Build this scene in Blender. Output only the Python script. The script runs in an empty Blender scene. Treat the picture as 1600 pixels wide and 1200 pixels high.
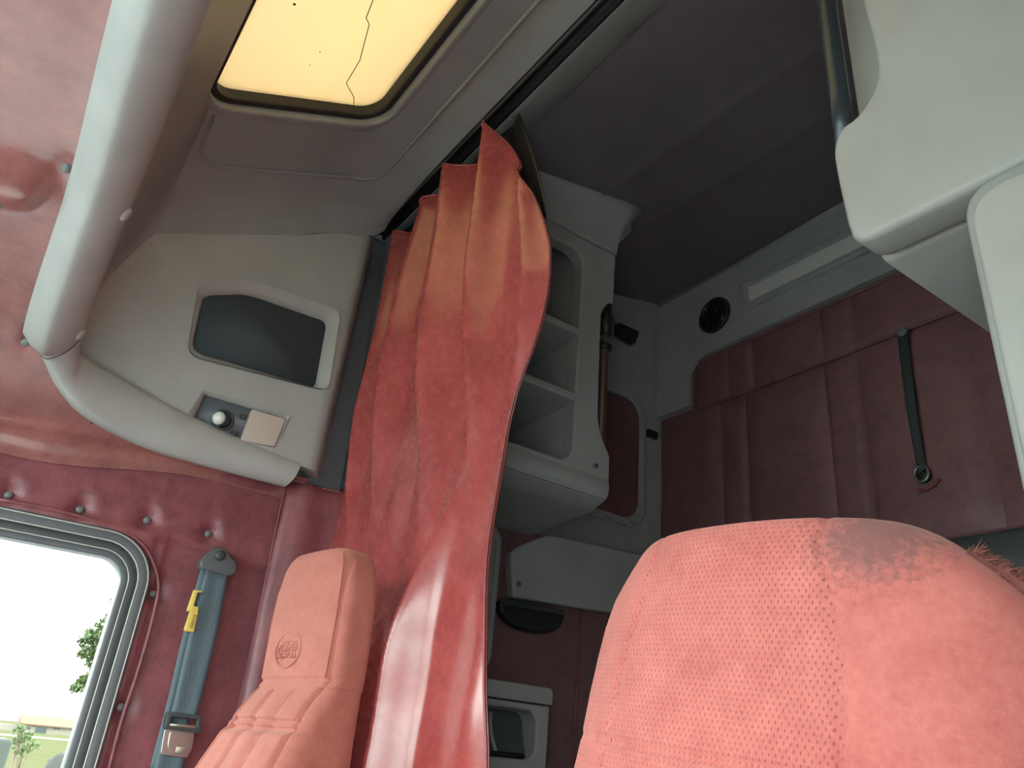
import bpy, bmesh, math, random
from mathutils import Vector, Matrix
import numpy as np
random.seed(7)
SC = bpy.context.scene
COL = SC.collection
# ------------------------------------------------------------------ camera
# Cab frame: +X across the cab to the far door, +Y towards the windscreen, +Z up; the lens is the origin.
FPX = 1215.0
YAW, PITCH, ROLL = [math.radians(a) for a in (32.97, 25.95, 5.42)]
FWD = Vector((math.cos(PITCH)*math.cos(YAW), -math.cos(PITCH)*math.sin(YAW), math.sin(PITCH)))
_r = Vector((-math.sin(YAW), -math.cos(YAW), 0)); _u = _r.cross(FWD)
RT = math.cos(ROLL)*_r + math.sin(ROLL)*_u
UP = -math.sin(ROLL)*_r + math.cos(ROLL)*_u
cd = bpy.data.cameras.new('camera'); cam = bpy.data.objects.new('camera', cd); COL.objects.link(cam)
cd.sensor_width = 36; cd.lens = FPX/1600*36; cd.clip_start = 0.02; cd.clip_end = 2000
cam.matrix_world = Matrix(((RT.x, UP.x, -FWD.x, 0), (RT.y, UP.y, -FWD.y, 0), (RT.z, UP.z, -FWD.z, 0), (0, 0, 0, 1)))
SC.camera = cam
# ------------------------------------------------------------------ light and exposure
SC.view_settings.view_transform = 'Standard'; SC.view_settings.look = 'None'
SC.view_settings.gamma = 1; SC.view_settings.use_curve_mapping = False
SC.view_settings.exposure = 3.35
w = bpy.data.worlds.new('overcast_sky'); SC.world = w; w.use_nodes = True
bg = w.node_tree.nodes['Background']; bg.inputs[0].default_value = (0.91, 0.985, 0.965, 1); bg.inputs[1].default_value = 1.0
SC.cycles.max_bounces = 16; SC.cycles.diffuse_bounces = 8; SC.cycles.sample_clamp_indirect = 6

def portal(name, loc, target, sx, sy):
    l = bpy.data.lights.new(name, 'AREA'); l.shape = 'RECTANGLE'; l.size = sx; l.size_y = sy; l.cycles.is_portal = True
    o = bpy.data.objects.new(name, l); COL.objects.link(o); o.location = loc
    o.rotation_euler = (Vector(target)-Vector(loc)).to_track_quat('-Z', 'Y').to_euler()
portal('sky_portal_windscreen', (0.93, 1.12, 0.26), (0.93, 0, 0.1), 1.8, 0.95)
portal('sky_portal_near_opening', (-0.11, 0.415, -0.01), (1, 0.415, -0.01), 1.1, 1.0)
portal('sky_portal_window', (1.97, 0.2, 0.0), (0, 0.2, 0.0), 1.05, 0.8)
portal('sky_portal_hatch', (0.93, -0.24, 1.43), (0.93, -0.07, 1.08), 1.2, 0.5)

# ------------------------------------------------------------------ helpers
def ray(px, py): return FWD*FPX + RT*(px-800) + UP*(600-py)
def on_x(px, py, X): d = ray(px, py); return d*(X/d.x)
def on_y(px, py, Y): d = ray(px, py); return d*(Y/d.y)
def on_z(px, py, Z): d = ray(px, py); return d*(Z/d.z)
def on_p(px, py, o, n): d = ray(px, py); return d*(o.dot(n)/d.dot(n))
def V(*a): return Vector(a)
def lerp(a, b, t): return a+(b-a)*t
def itp(x, xs, ys): return float(np.interp(x, xs, ys))
def sm(x, a, b):
    t = min(1, max(0, (x-a)/(b-a))); return t*t*(3-2*t)

def link(o, mat=None, parent=None, smooth=True):
    COL.objects.link(o)
    if mat: o.data.materials.append(mat)
    if smooth and o.type == 'MESH':
        for p in o.data.polygons: p.use_smooth = True
    if parent:
        o.parent = parent
        o.matrix_parent_inverse = Matrix.Translation(-parent.location) if parent.type == 'EMPTY' else Matrix()
    return o
def mesh(name, vs, fs, mat, parent=None, smooth=True):
    m = bpy.data.meshes.new(name); m.from_pydata([tuple(v) for v in vs], [], fs); m.update()
    o = link(bpy.data.objects.new(name, m), mat, parent, smooth)
    return o
def recalc(o):
    bm = bmesh.new(); bm.from_mesh(o.data); bmesh.ops.recalc_face_normals(bm, faces=bm.faces); bm.to_mesh(o.data); bm.free(); return o
def bev(o, wd, seg=3, ang=30):
    m = o.modifiers.new('bevel', 'BEVEL'); m.width = wd; m.segments = seg; m.limit_method = 'ANGLE'; m.angle_limit = math.radians(ang)
    m.harden_normals = False
    return o
def tag(o, label=None, cat=None, group=None, kind=None):
    if label: o['label'] = label
    if cat: o['category'] = cat
    if group: o['group'] = group
    if kind: o['kind'] = kind
    return o
def thing(name, loc, label, cat, group=None):
    o = bpy.data.objects.new(name, None); o.location = loc; o.empty_display_size = 0.05; COL.objects.link(o)
    return tag(o, label, cat, group)
def box(name, lo, hi, mat, parent=None, bw=0.0, seg=3):
    (a, b, c), (d, e, f) = lo, hi
    vs = [(a,b,c),(d,b,c),(d,e,c),(a,e,c),(a,b,f),(d,b,f),(d,e,f),(a,e,f)]
    fs = [(0,3,2,1),(4,5,6,7),(0,1,5,4),(1,2,6,5),(2,3,7,6),(3,0,4,7)]
    o = mesh(name, vs, fs, mat, parent, smooth=bw > 0)
    if bw: bev(o, bw, seg)
    return o
class Frame:                       # a flat working plane: u, v in the plane, w along its normal
    def __init__(s, o, U, W):
        s.o = Vector(o); s.W = Vector(W).normalized(); s.U = (Vector(U)-s.W*Vector(U).dot(s.W)).normalized(); s.V = s.W.cross(s.U)
    def P(s, u, v, w=0): return s.o+s.U*u+s.V*v+s.W*w
    def uv(s, p): q = p-s.o; return (q.dot(s.U), q.dot(s.V))
    def px(s, x, y): return s.uv(on_p(x, y, s.o, s.W))
def rrect(u0, v0, u1, v1, r, n=8):
    pts = []
    for cx, cy, a0 in ((u1-r, v1-r, 0), (u0+r, v1-r, 90), (u0+r, v0+r, 180), (u1-r, v0+r, 270)):
        for k in range(n+1):
            a = math.radians(a0+90*k/n); pts.append((cx+r*math.cos(a), cy+r*math.sin(a)))
    return pts
def rpoly(pts, r, n=5):            # a polygon with its corners rounded
    out = []; N = len(pts)
    P = [Vector(p) for p in pts]
    for i in range(N):
        a, b, c = P[i-1], P[i], P[(i+1) % N]
        rr = r[i] if isinstance(r, (list, tuple)) else r
        da, dc = (a-b), (c-b); t = min(rr, da.length*.48, dc.length*.48)
        s, e = b+da.normalized()*t, b+dc.normalized()*t
        for k in range(n+1):
            q = k/n; out.append(tuple(s*(1-q)**2+b*2*q*(1-q)+e*q*q))
    return out
def prism(name, fr, pts, w0, w1, mat, parent=None, bw=0, seg=3, smooth=True):
    n = len(pts)
    vs = [fr.P(u, v, w0) for u, v in pts]+[fr.P(u, v, w1) for u, v in pts]
    fs = [tuple(range(n))[::-1], tuple(range(n, 2*n))]+[(i, (i+1) % n, n+(i+1) % n, n+i) for i in range(n)]
    o = recalc(mesh(name, vs, fs, mat, parent, smooth))
    if bw: bev(o, bw, seg)
    return o
def loops(name, rings, mat, parent=None, closed=True, cap=False):   # bridge a list of equal-length closed 3D loops
    n = len(rings[0]); vs = [p for r in rings for p in r]; fs = []
    R = len(rings)
    for i in range(R if closed else R-1):
        for k in range(n):
            a, b = i*n+k, i*n+(k+1) % n; c, d = ((i+1) % R)*n+(k+1) % n, ((i+1) % R)*n+k
            fs.append((a, b, c, d))
    if cap: fs.append(tuple(range(n))[::-1]); fs.append(tuple(range((R-1)*n, R*n)))
    return recalc(mesh(name, vs, fs, mat, parent))
def frame_ring(name, fr, po, pi, w0, w1, mat, parent=None, bw=0.0):
    r = [[fr.P(u, v, w0) for u, v in po], [fr.P(u, v, w1) for u, v in po], [fr.P(u, v, w1) for u, v in pi], [fr.P(u, v, w0) for u, v in pi]]
    o = loops(name, r, mat, parent)
    if bw: bev(o, bw, 2)
    return o
def grid(name, rows, mat, parent=None, thick=0, uv=None):
    R, n = len(rows), len(rows[0]); vs = [p for r in rows for p in r]
    fs = [(i*n+k, i*n+k+1, (i+1)*n+k+1, (i+1)*n+k) for i in range(R-1) for k in range(n-1)]
    o = mesh(name, vs, fs, mat, parent)
    if thick:
        m = o.modifiers.new('solid', 'SOLIDIFY'); m.thickness = abs(thick); m.offset = 1 if thick > 0 else -1
    return o
def catmull(pts, per=8):
    P = [Vector(p) for p in pts]; P = [P[0]*2-P[1]]+P+[P[-1]*2-P[-2]]; out = []
    for i in range(1, len(P)-2):
        a, b, c, d = P[i-1:i+3]
        for k in range(per):
            t = k/per; out.append(.5*((2*b)+(c-a)*t+(2*a-5*b+4*c-d)*t*t+(3*b-a-3*c+d)*t**3))
    return out+[P[-2]]
def tube(name, pts, r, mat, parent=None, seg=8, closed=False, rfun=None):
    P = [Vector(p) for p in pts]; n = len(P); vs = []; fs = []
    prev = None
    for i, p in enumerate(P):
        t = ((P[(i+1) % n]-P[i-1]) if closed else (P[min(i+1, n-1)]-P[max(i-1, 0)])).normalized()
        a = prev if prev else (V(0,0,1) if abs(t.z) < .9 else V(1,0,0))
        s = (a-t*a.dot(t)).normalized(); b = t.cross(s); prev = s
        rr = rfun(i/(n-1)) if rfun else r
        for k in range(seg):
            g = 2*math.pi*k/seg; vs.append(p+(s*math.cos(g)+b*math.sin(g))*rr)
    for i in range(n if closed else n-1):
        for k in range(seg):
            j = (i+1) % n; fs.append((i*seg+k, i*seg+(k+1) % seg, j*seg+(k+1) % seg, j*seg+k))
    if not closed: fs.append(tuple(range(seg))[::-1]); fs.append(tuple(range((n-1)*seg, n*seg)))
    return recalc(mesh(name, vs, fs, mat, parent))
def lathe(name, fr, prof, mat, parent=None, seg=28, c=(0, 0)):     # prof: (radius, w)
    vs, fs = [], []
    for r, w_ in prof:
        for k in range(seg):
            a = 2*math.pi*k/seg; vs.append(fr.P(c[0]+r*math.cos(a), c[1]+r*math.sin(a), w_))
    for i in range(len(prof)-1):
        for k in range(seg): fs.append((i*seg+k, i*seg+(k+1) % seg, (i+1)*seg+(k+1) % seg, (i+1)*seg+k))
    fs.append(tuple(range(seg))[::-1]); fs.append(tuple(range((len(prof)-1)*seg, len(prof)*seg)))
    return recalc(mesh(name, vs, fs, mat, parent))
def bake(o):
    dg = bpy.context.evaluated_depsgraph_get(); m = bpy.data.meshes.new_from_object(o.evaluated_get(dg))
    o.modifiers.clear(); o.data = m; return o
def cut(o, cutters):
    for c in cutters:
        m = o.modifiers.new('cut', 'BOOLEAN'); m.operation = 'DIFFERENCE'; m.object = c; m.solver = 'EXACT'
    bpy.context.view_layer.update(); bake(o)
    for c in cutters: bpy.data.objects.remove(c)
    return o
def sharp(o, ang=35):
    m = o.data
    try: m.set_sharp_from_angle(angle=math.radians(ang))
    except Exception: pass
    return o

# ------------------------------------------------------------------ materials
class M:
    def __init__(s, name):
        s.m = bpy.data.materials.new(name); s.m.use_nodes = True; s.t = s.m.node_tree; s.b = s.t.nodes['Principled BSDF']
        s.co = s.t.nodes.new('ShaderNodeTexCoord'); s.h = None
    def n(s, typ, **k):
        x = s.t.nodes.new(typ)
        for a, v in k.items(): setattr(x, a, v)
        return x
    def noise(s, scale, detail=4, rough=.55, vec=None, stretch=None, dist=0):
        x = s.n('ShaderNodeTexNoise'); x.inputs['Scale'].default_value = scale; x.inputs['Detail'].default_value = detail
        x.inputs['Roughness'].default_value = rough; x.inputs['Distortion'].default_value = dist
        v = vec or s.co.outputs['Object']
        if stretch:
            mp = s.n('ShaderNodeMapping'); mp.inputs['Scale'].default_value = stretch; s.t.links.new(v, mp.inputs[0]); v = mp.outputs[0]
        s.t.links.new(v, x.inputs['Vector']); return x.outputs[0]
    def ramp(s, fac, stops):
        x = s.n('ShaderNodeValToRGB'); e = x.color_ramp.elements
        while len(e) < len(stops): e.new(.5)
        for i, (p, c) in enumerate(stops): e[i].position = p; e[i].color = (*c, 1) if len(c) == 3 else c
        s.t.links.new(fac, x.inputs[0]); return x.outputs[0]
    def math(s, op, a, b=None):
        x = s.n('ShaderNodeMath', operation=op)
        for i, q in enumerate((a, b)):
            if q is None: continue
            if isinstance(q, (int, float)): x.inputs[i].default_value = q
            else: s.t.links.new(q, x.inputs[i])
        return x.outputs[0]
    def mix(s, f, a, b):
        x = s.n('ShaderNodeMix', data_type='RGBA')
        for i, q in ((0, f), (6, a), (7, b)):
            if isinstance(q, (int, float)): x.inputs[i].default_value = q
            elif isinstance(q, tuple): x.inputs[i].default_value = (*q, 1)
            else: s.t.links.new(q, x.inputs[i])
        return x.outputs[2]
    def base(s, c):
        if isinstance(c, tuple): s.b.inputs['Base Color'].default_value = (*c, 1)
        else: s.t.links.new(c, s.b.inputs['Base Color'])
        return s
    def rough(s, r):
        if isinstance(r, (int, float)): s.b.inputs['Roughness'].default_value = r
        else: s.t.links.new(r, s.b.inputs['Roughness'])
        return s
    def bump(s, h, strength, dist=.002):
        x = s.n('ShaderNodeBump'); x.inputs['Strength'].default_value = strength; x.inputs['Distance'].default_value = dist
        s.t.links.new(h, x.inputs['Height'])
        if s.h: s.t.links.new(s.h, x.inputs['Normal'])
        s.h = x.outputs[0]; s.t.links.new(s.h, s.b.inputs['Normal']); return s
    def set(s, **k):
        for a, v in k.items(): s.b.inputs[a.replace('_', ' ')].default_value = v
        return s
def plastic(name, c, r=.5, grain=.25):
    m = M(name); nz = m.noise(9, 3); m.base(m.ramp(nz, [(.3, tuple(q*.93 for q in c)), (.7, tuple(min(1, q*1.05) for q in c))]))
    m.rough(r).bump(m.noise(900, 2), grain, .0006); return m.m
GREY = plastic('grey_plastic', (.395, .425, .41), .48)
GREYSH = plastic('shaded_grey_plastic', (.30, .33, .32), .5)  # grey plastic darkened: the roof lining's shade is in the colour
GREYL = plastic('lifted_grey_plastic', (.44, .46, .455), .5)  # same grey plastic lightened, the sleeper's fill light put into the colour
CUPB = plastic('cupboard_grey_plastic', (.39, .41, .385), .48)
DARK = plastic('charcoal_plastic', (.05, .062, .068), .4)
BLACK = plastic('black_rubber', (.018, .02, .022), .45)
SLATE = plastic('slate_plastic', (.10, .115, .13), .4)
def vinyl(name, a, b, c, r=.36, wr=.5, mott=14, coarse=1.0):
    m = M(name); n1 = m.noise(mott, 6, .68, dist=.4); n2 = m.noise(60, 5, .7)
    f = m.math('ADD', m.math('MULTIPLY', n1, .7), m.math('MULTIPLY', n2, .3))
    m.base(m.ramp(f, [(.36, a), (.5, b), (.66, c)]))
    m.rough(m.ramp(n2, [(.3, (r-.05,)*3), (.7, (r+.1,)*3)]))
    m.bump(m.noise(38, 3, .5, stretch=(1, 1, .45), dist=.8), wr*.35*coarse, .004)
    m.bump(m.noise(420, 3, .6), wr*.5, .0009); m.set(Specular_IOR_Level=.5)
    return m.m
VINYL = vinyl('burgundy_vinyl', (.17, .055, .068), (.235, .075, .09), (.31, .10, .115), .33, .6)  # base colour raised and greyed to stand in for haze over the wall
CURT = vinyl('curtain_vinyl', (.30, .053, .052), (.37, .069, .066), (.44, .09, .084), .24, .16, 10, .9)
CURT.node_tree.nodes['Principled BSDF'].inputs['Coat Weight'].default_value = .8
CURT.node_tree.nodes['Principled BSDF'].inputs['Coat Roughness'].default_value = .2
LINER = vinyl('header_vinyl', (.25, .10, .095), (.31, .13, .12), (.38, .16, .15), .18, .3)
VDARK = vinyl('dark_burgundy_vinyl', (.19, .095, .105), (.235, .115, .125), (.275, .135, .145), .48, .3)
CEILV = vinyl('ceiling_vinyl', (.19, .165, .19), (.21, .185, .21), (.235, .205, .23), .55, .25, 5)  # dark vinyl lightened and greyed: veiling haze is in the colour
PIPING = vinyl('piping_vinyl', (.22, .06, .065), (.28, .08, .08), (.33, .1, .1), .4, .2)
def simple(name, c, r=.5, metal=0, **k):
    m = M(name).base(c).rough(r).set(Metallic=metal, **k); return m.m
CHROME = simple('brushed_steel', (.72, .72, .68), .32, 1)
STUD = simple('stud_grey', (.16, .19, .19), .35)
YELLOW = simple('yellow_plastic', (.75, .60, .14), .4)
LAMPG = simple('lamp_lens_plastic', (.62, .55, .49), .35, Transmission_Weight=.15)
SILVER = simple('frosted_ball_lens', (.72, .80, .76), .12, 0, Coat_Weight=.6)
WHITEL = simple('white_lamp_lens', (.80, .82, .78), .35)
BRONZE = simple('bronze_pole_finish', (.22, .16, .13), .28, .7)
def webbing(name, c):
    m = M(name); m.base(c).rough(.6)
    x = m.n('ShaderNodeTexWave'); x.inputs['Scale'].default_value = 260; x.inputs['Distortion'].default_value = .4
    m.t.links.new(m.co.outputs['Object'], x.inputs['Vector']); m.bump(x.outputs[1], .25, .0006); return m.m
WEB = webbing('seat_belt_webbing', (.085, .135, .16))
WEBD = webbing('dark_strap_webbing', (.03, .045, .045))
def fabric(name, c1, c2, dots=False, stain=False, ribs=False):
    m = M(name); n1 = m.noise(26, 5, .65); n2 = m.noise(700, 3, .6); n3 = m.noise(160, 3, .7)
    col = m.ramp(m.math('ADD', m.math('MULTIPLY', n1, .6), m.math('MULTIPLY', n3, .4)), [(.33, c1), (.68, c2)])
    uv = m.co.outputs['UV']
    if dots:
        sx = m.n('ShaderNodeSeparateXYZ'); m.t.links.new(uv, sx.inputs[0])
        k = 2*math.pi/.0058
        a = m.math('COSINE', m.math('MULTIPLY', sx.outputs[0], k)); b = m.math('COSINE', m.math('MULTIPLY', sx.outputs[1], k*.62))
        d = m.math('MULTIPLY', a, b)            # a diamond lattice of pin-holes
        inside = m.n('ShaderNodeAttribute', attribute_name='perforated').outputs['Fac']
        pin = m.math('MULTIPLY', m.ramp(d, [(.55, (0, 0, 0)), (.9, (1, 1, 1))]), inside)
        col = m.mix(m.math('MULTIPLY', pin, .5), col, tuple(q*.42 for q in c1))
        m.bump(m.math('SUBTRACT', 1.0, pin), .55, .0014)
    if ribs:
        x = m.n('ShaderNodeTexWave', bands_direction='DIAGONAL'); x.inputs['Scale'].default_value = 105; x.inputs['Distortion'].default_value = .6
        m.t.links.new(uv, x.inputs['Vector']); m.bump(x.outputs[1], .3, .0012)
    if stain:                                    # greasy grey patch rubbed into the upper bolster seam
        g = m.n('ShaderNodeMapping'); g.inputs['Location'].default_value = (-.345/.055, 0, -.192/.05); g.inputs['Scale'].default_value = (1/.055, 0, 1/.05)
        m.t.links.new(m.co.outputs['Object'], g.inputs[0])
        ln = m.n('ShaderNodeVectorMath', operation='LENGTH'); m.t.links.new(g.outputs[0], ln.inputs[0])
        f = m.math('MULTIPLY', m.ramp(m.math('ADD', ln.outputs['Value'], m.math('MULTIPLY', m.math('SUBTRACT', n3, .5), 1.6)), [(.35, (1, 1, 1)), (1.0, (0, 0, 0))]), .8)
        col = m.mix(f, col, (.17, .095, .09))
    m.base(col).rough(.85).bump(n2, .6, .0012)
    m.set(Sheen_Weight=.35, Sheen_Roughness=.4, Sheen_Tint=(1, .7, .62, 1), Specular_IOR_Level=.2); return m.m
VELOUR = fabric('salmon_velour', (.42, .115, .10), (.56, .185, .16), dots=True, stain=True)
VELOUR2 = fabric('rust_ribbed_velour', (.38, .125, .095), (.48, .18, .145), ribs=True)
FLEECE = fabric('brown_fleece', (.17, .06, .05), (.27, .10, .08))
def pane_mat():
    m = M('amber_hatch_pane'); t = m.t
    tr = m.n('ShaderNodeBsdfTranslucent'); tr.inputs[0].default_value = (.345, .287, .197, 1)
    df = m.n('ShaderNodeBsdfDiffuse'); df.inputs[0].default_value = (.36, .30, .2, 1)
    ad = m.n('ShaderNodeAddShader'); t.links.new(tr.outputs[0], ad.inputs[0]); t.links.new(df.outputs[0], ad.inputs[1])
    t.links.new(ad.outputs[0], t.nodes['Material Output'].inputs[0]); return m.m
PANE = pane_mat()
def glass_mat():
    m = M('window_glass'); t = m.t
    tr = m.n('ShaderNodeBsdfTransparent'); tr.inputs[0].default_value = (.94, .97, .96, 1)
    gl = m.n('ShaderNodeBsdfGlossy'); gl.inputs['Roughness'].default_value = .02
    lw = m.n('ShaderNodeLayerWeight'); mx = m.n('ShaderNodeMixShader')
    k = m.math('ADD', m.math('MULTIPLY', m.math('POWER', lw.outputs['Facing'], 5.0), .9), .03)
    t.links.new(k, mx.inputs[0]); t.links.new(tr.outputs[0], mx.inputs[1]); t.links.new(gl.outputs[0], mx.inputs[2])
    t.links.new(mx.outputs[0], t.nodes['Material Output'].inputs[0]); return m.m
GLASS = glass_mat()
def mesh_mat():
    m = M('speaker_mesh'); sx = m.n('ShaderNodeSeparateXYZ'); m.t.links.new(m.co.outputs['Object'], sx.inputs[0])
    k = 2*math.pi/.0042
    d = m.math('MULTIPLY', m.math('COSINE', m.math('MULTIPLY', sx.outputs[1], k)), m.math('COSINE', m.math('MULTIPLY', sx.outputs[2], k)))
    m.base(m.ramp(d, [(.3, (.06, .085, .10)), (.7, (.02, .03, .036))])).rough(.75).bump(d, -.4, .001); return m.m
GRILLE = mesh_mat()

# ------------------------------------------------------------------ shell: floor, outer walls, roof skin
XF, XN, YR = 1.90, -0.05, -1.88         # far side, near side, back wall
ZFL = -1.10
tag(box('floor', (XN-.05, YR-.05, ZFL-.05), (XF+.06, 1.15, ZFL), DARK), kind='structure')
prof = [(1.14, .70), (.6, .86), (.08, .93), (-.02, 1.26), (-.5, 1.50), (-.82, 1.55), (YR-.06, 1.79)]
def skin():
    xs = [XN-.06, .28, 1.52, XF+.07]; rows = []
    for i, (y, z) in enumerate(prof): rows.append((y, z))
    ys = []
    for a, b in zip(rows[:-1], rows[1:]):
        ys.append(a)
        if a == (-.02, 1.26): ys += [(-.055, 1.2775)]
    ys.append(rows[-1]); vs = [(x, y, z) for y, z in ys for x in xs]; fs = []
    for i in range(len(ys)-1):
        for k in range(3):
            if abs(ys[i][0]+.055) < 1e-6 and k == 1: continue       # the hatch opening
            fs.append((i*4+k, i*4+k+1, i*4+k+5, i*4+k+4))
    o = mesh('roof_skin', vs, fs, GREYL, None, False); m = o.modifiers.new('s', 'SOLIDIFY'); m.thickness = .02; m.offset = 0
    return tag(o, kind='structure')
skin()
def side_poly(name, x, openings, thick):
    pts = [(1.14, ZFL)]+prof+[(YR-.06, ZFL)]
    fr = Frame((x, 0, 0), (0, 1, 0), (1, 0, 0)); fr.V = Vector((0, 0, 1)); fr.W = Vector((1, 0, 0))
    o = prism(name, fr, pts, 0, thick, GREYL, None, 0, smooth=False)
    cs = [box('c', (x-.1, a, c), (x+.1, b, d), None) for a, b, c, d in openings]
    cut(o, cs); return tag(o, kind='structure')
side_poly('wall_left', XN-.05, [(-.12, .95, -.50, .48)], .04)  # unseen near opening, shaped to hold back light on the near seat
side_poly('wall_outer_right', XF+.05, [(-.275, .72, -.42, .335)], .02)
tag(box('wall_front', (XN-.05, 1.06, ZFL), (XF+.06, 1.12, -.20), DARK), kind='structure')
# padded dashboard below the windscreen
prism('wall_front_dashboard', Frame((XN, 0, 0), (0, 1, 0), (1, 0, 0)), [(1.06, -.16), (.62, -.2), (.55, -.3), (.62, -.6), (1.06, -.6)], 0, XF-XN, DARK, None, .03)['kind'] = 'structure'
tag(box('window_2', (XN, 1.085, -.2), (XF, 1.09, .74), GLASS), kind='structure')

# ------------------------------------------------------------------ far side wall in red vinyl with the door window
WIN = (-.325, .80, -.50, .382)      # y back, y front, z low, z high: outer edge of the gasket
studs = [(14, 772), (126, 795), (231, 812), (327, 833), (241, 927), (190, 1105)]
SP = [on_x(px, py, XF) for px, py in studs]
def win_loop(off, r, n=10):
    return rrect(WIN[0]+off, WIN[2]+off, WIN[1]-off, WIN[3]-off, r-off, n)
def far_wall():
    ys = list(np.arange(.95, .16, -.05))+list(np.arange(.15, -.76, -.009)); zs = list(np.arange(-1.1, -.2, .06))+list(np.arange(-.2, .62, .009))
    rows = []
    for z in zs:
        r = []
        for y in ys:
            x = XF
            x += .013*sm(.394-.10*max(0, -.33-y)-z, -.005, .005)*sm(-y, .31, .33)
            for i, s in enumerate(SP):
                d2 = (y-s.y)**2+(z-s.z)**2
                if d2 < .02:
                    x += .015*math.exp(-d2/.00045)
                    dz = z-s.z
                    if i < 4 and dz > 0: x += .006*math.exp(-((y-s.y-dz*.12)/.012)**2)*math.exp(-dz/.035)-.004*math.exp(-((y-s.y+.028)/.012)**2)*math.exp(-dz/.03)
            x -= .006*math.sin(z*9+y*3)*sm(z, .38, .5)
            # roll of padding around the window
            dy = max(WIN[0]-y, 0); dz = max(z-WIN[3], 0); dd = math.hypot(dy, dz)
            x -= .010*math.exp(-((dd-.012)/.008)**2)
            r.append(V(x, y, z))
        rows.append(r)
    n = len(ys); vs = [p for r in rows for p in r]; fs = []
    a, b, c, d = WIN
    for i in range(len(zs)-1):
        for k in range(n-1):
            yc = (ys[k]+ys[k+1])/2; zc = (zs[i]+zs[i+1])/2
            if a+.016 < yc < b-.02 and c+.02 < zc < d-.016:
                qy, qz = yc-(a+.1), zc-(d-.1)
                if not (qy < 0 and qz > 0 and math.hypot(qy, qz) > .085): continue
            fs.append((i*n+k, i*n+k+1, (i+1)*n+k+1, (i+1)*n+k))
    return tag(mesh('wall_right', vs, fs, VINYL), kind='structure')
WR = far_wall()
for s in SP:
    fr = Frame((XF+.012, s.y, s.z), (0, -1, 0), (-1, 0, 0))
    lathe('stud', fr, [(.0085, 0), (.0085, .003), (.006, .006), (.002, .007)], STUD, WR, 14)
# window_1: rubber gasket in three steps, bright lips, glass
W1 = thing('window_1', (XF, .25, WIN[2]), None, None); W1['kind'] = 'structure'
fw = Frame((XF, 0, 0), (0, 1, 0), (-1, 0, 0)); fw.V = Vector((0, 0, 1))
frame_ring('gasket', fw, win_loop(-.004, .105), win_loop(.022, .105), -.03, .014, SLATE, W1, .004)
frame_ring('gasket_channel', fw, win_loop(.020, .105), win_loop(.040, .105), -.035, .006, DARK, W1, .003)
frame_ring('gasket_lip', fw, win_loop(.038, .105), win_loop(.054, .105), -.04, .002, SLATE, W1, .003)
for off, w_, r_ in ((.001, .0135, .0016), (.021, .0135, .0016), (.039, .006, .0014)):
    tube('bright_lip', [fw.P(u, v, w_) for u, v in win_loop(off, .105)], r_, simple('pale_lip', (.5, .55, .5), .3) if off < .002 else bpy.data.materials['pale_lip'], W1, 6, True)
prism('pane', fw, win_loop(.045, .105), -.032, -.028, GLASS, W1)
tube('vinyl_roll', catmull([on_x(px, py, XF-.002) for px, py in ((0, 781), (90, 798), (170, 822), (222, 850), (247, 905), (240, 960), (215, 1050), (190, 1125), (168, 1210))], 6), .0045, VINYL, W1, 8)

# ------------------------------------------------------------------ header lining (red vinyl) ahead of the roof edge trim
def header():
    prof_s = [(1.90, -.30), (1.899, -.275), (1.89, -.25), (1.865, -.225), (1.82, -.195), (1.74, -.155), (1.62, -.108), (1.48, -.062), (1.33, -.025), (1.15, -.003), (.93, .004), (.6, 0), (.3, -.02), (.1, -.08), (.0, -.14), (-.04, -.22)]
    P = catmull([V(x, 0, z) for x, z in prof_s], 8); rows = []
    ys = list(np.arange(-.62, .0, .03))+list(np.arange(0, .40, .008))+list(np.arange(.4, 1.1, .06))
    for y in ys:
        z0 = .795-.10*max(0, y-.1)/.9 - (0 if y > 0 else -.1*y*0); r = []
        for q in P:
            z = z0+q.z; x = q.x
            if q.x > 1.5:
                k = sm(q.z, -.25, -.02)
                z = z0+q.z+(.055*sm(-y, 0, .4)-.02*sm(y, 0, .5))*sm(-q.z, .18, .28)
                x = q.x-.008*math.sin(y*14+z*20)*(1-k)*sm(z, .54, .58)
                x -= .008*math.exp(-((z-.56+.1*y)/.010)**2)*sm(y, -.3, .1)
            if y < -.03 and q.x < 1.86 and q.z > -.1: z = min(z, 1.2); 
            # gathers round the visor bracket and its studs
            if y > .04:
                u, v = q.x, y
                d = math.hypot((u-1.255)/.05, (v-.082)/.02); z += .012*math.exp(-d*d)
                d = math.hypot((u-1.30)/.05, (v-.145)/.045); z -= .022*math.exp(-d**4)
                d = math.hypot((u-1.67)/.03, (v-.056)/.012); z += .010*math.exp(-d*d)
            r.append(V(x, y, z))
        rows.append(r)
    n = len(P); vs = [p for r in rows for p in r]; fs = []
    for i in range(len(ys)-1):
        for k in range(n-1):
            if ys[i] < -.005 and P[k+1].x < 1.735: continue
            if ys[i] < -.075 and P[k+1].x < 1.77: continue
            if ys[i] < -.13 and P[k+1].x < 1.835: continue
            fs.append((i*n+k, i*n+k+1, (i+1)*n+k+1, (i+1)*n+k))
    o = tag(mesh('ceiling_header', vs, fs, LINER), kind='structure')
    return o
HD = header()
for px, py, r_ in ((105, 265, .0085), (8, 251, .010)):
    p = on_z(px, py, .788); fr = Frame(p, (1, 0, 0), (0, -.25, -1))
    lathe('stud', fr, [(r_, -.02), (r_, .0), (r_*.7, .0025), (r_*.2, .003)], STUD, HD, 14)
p = on_x(40, 535, 1.672); lathe('stud', Frame(p, (0, 1, 0), (-1, 0, -.6)), [(.008, -.01), (.008, .002), (.005, .004)], STUD, HD, 14)

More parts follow.
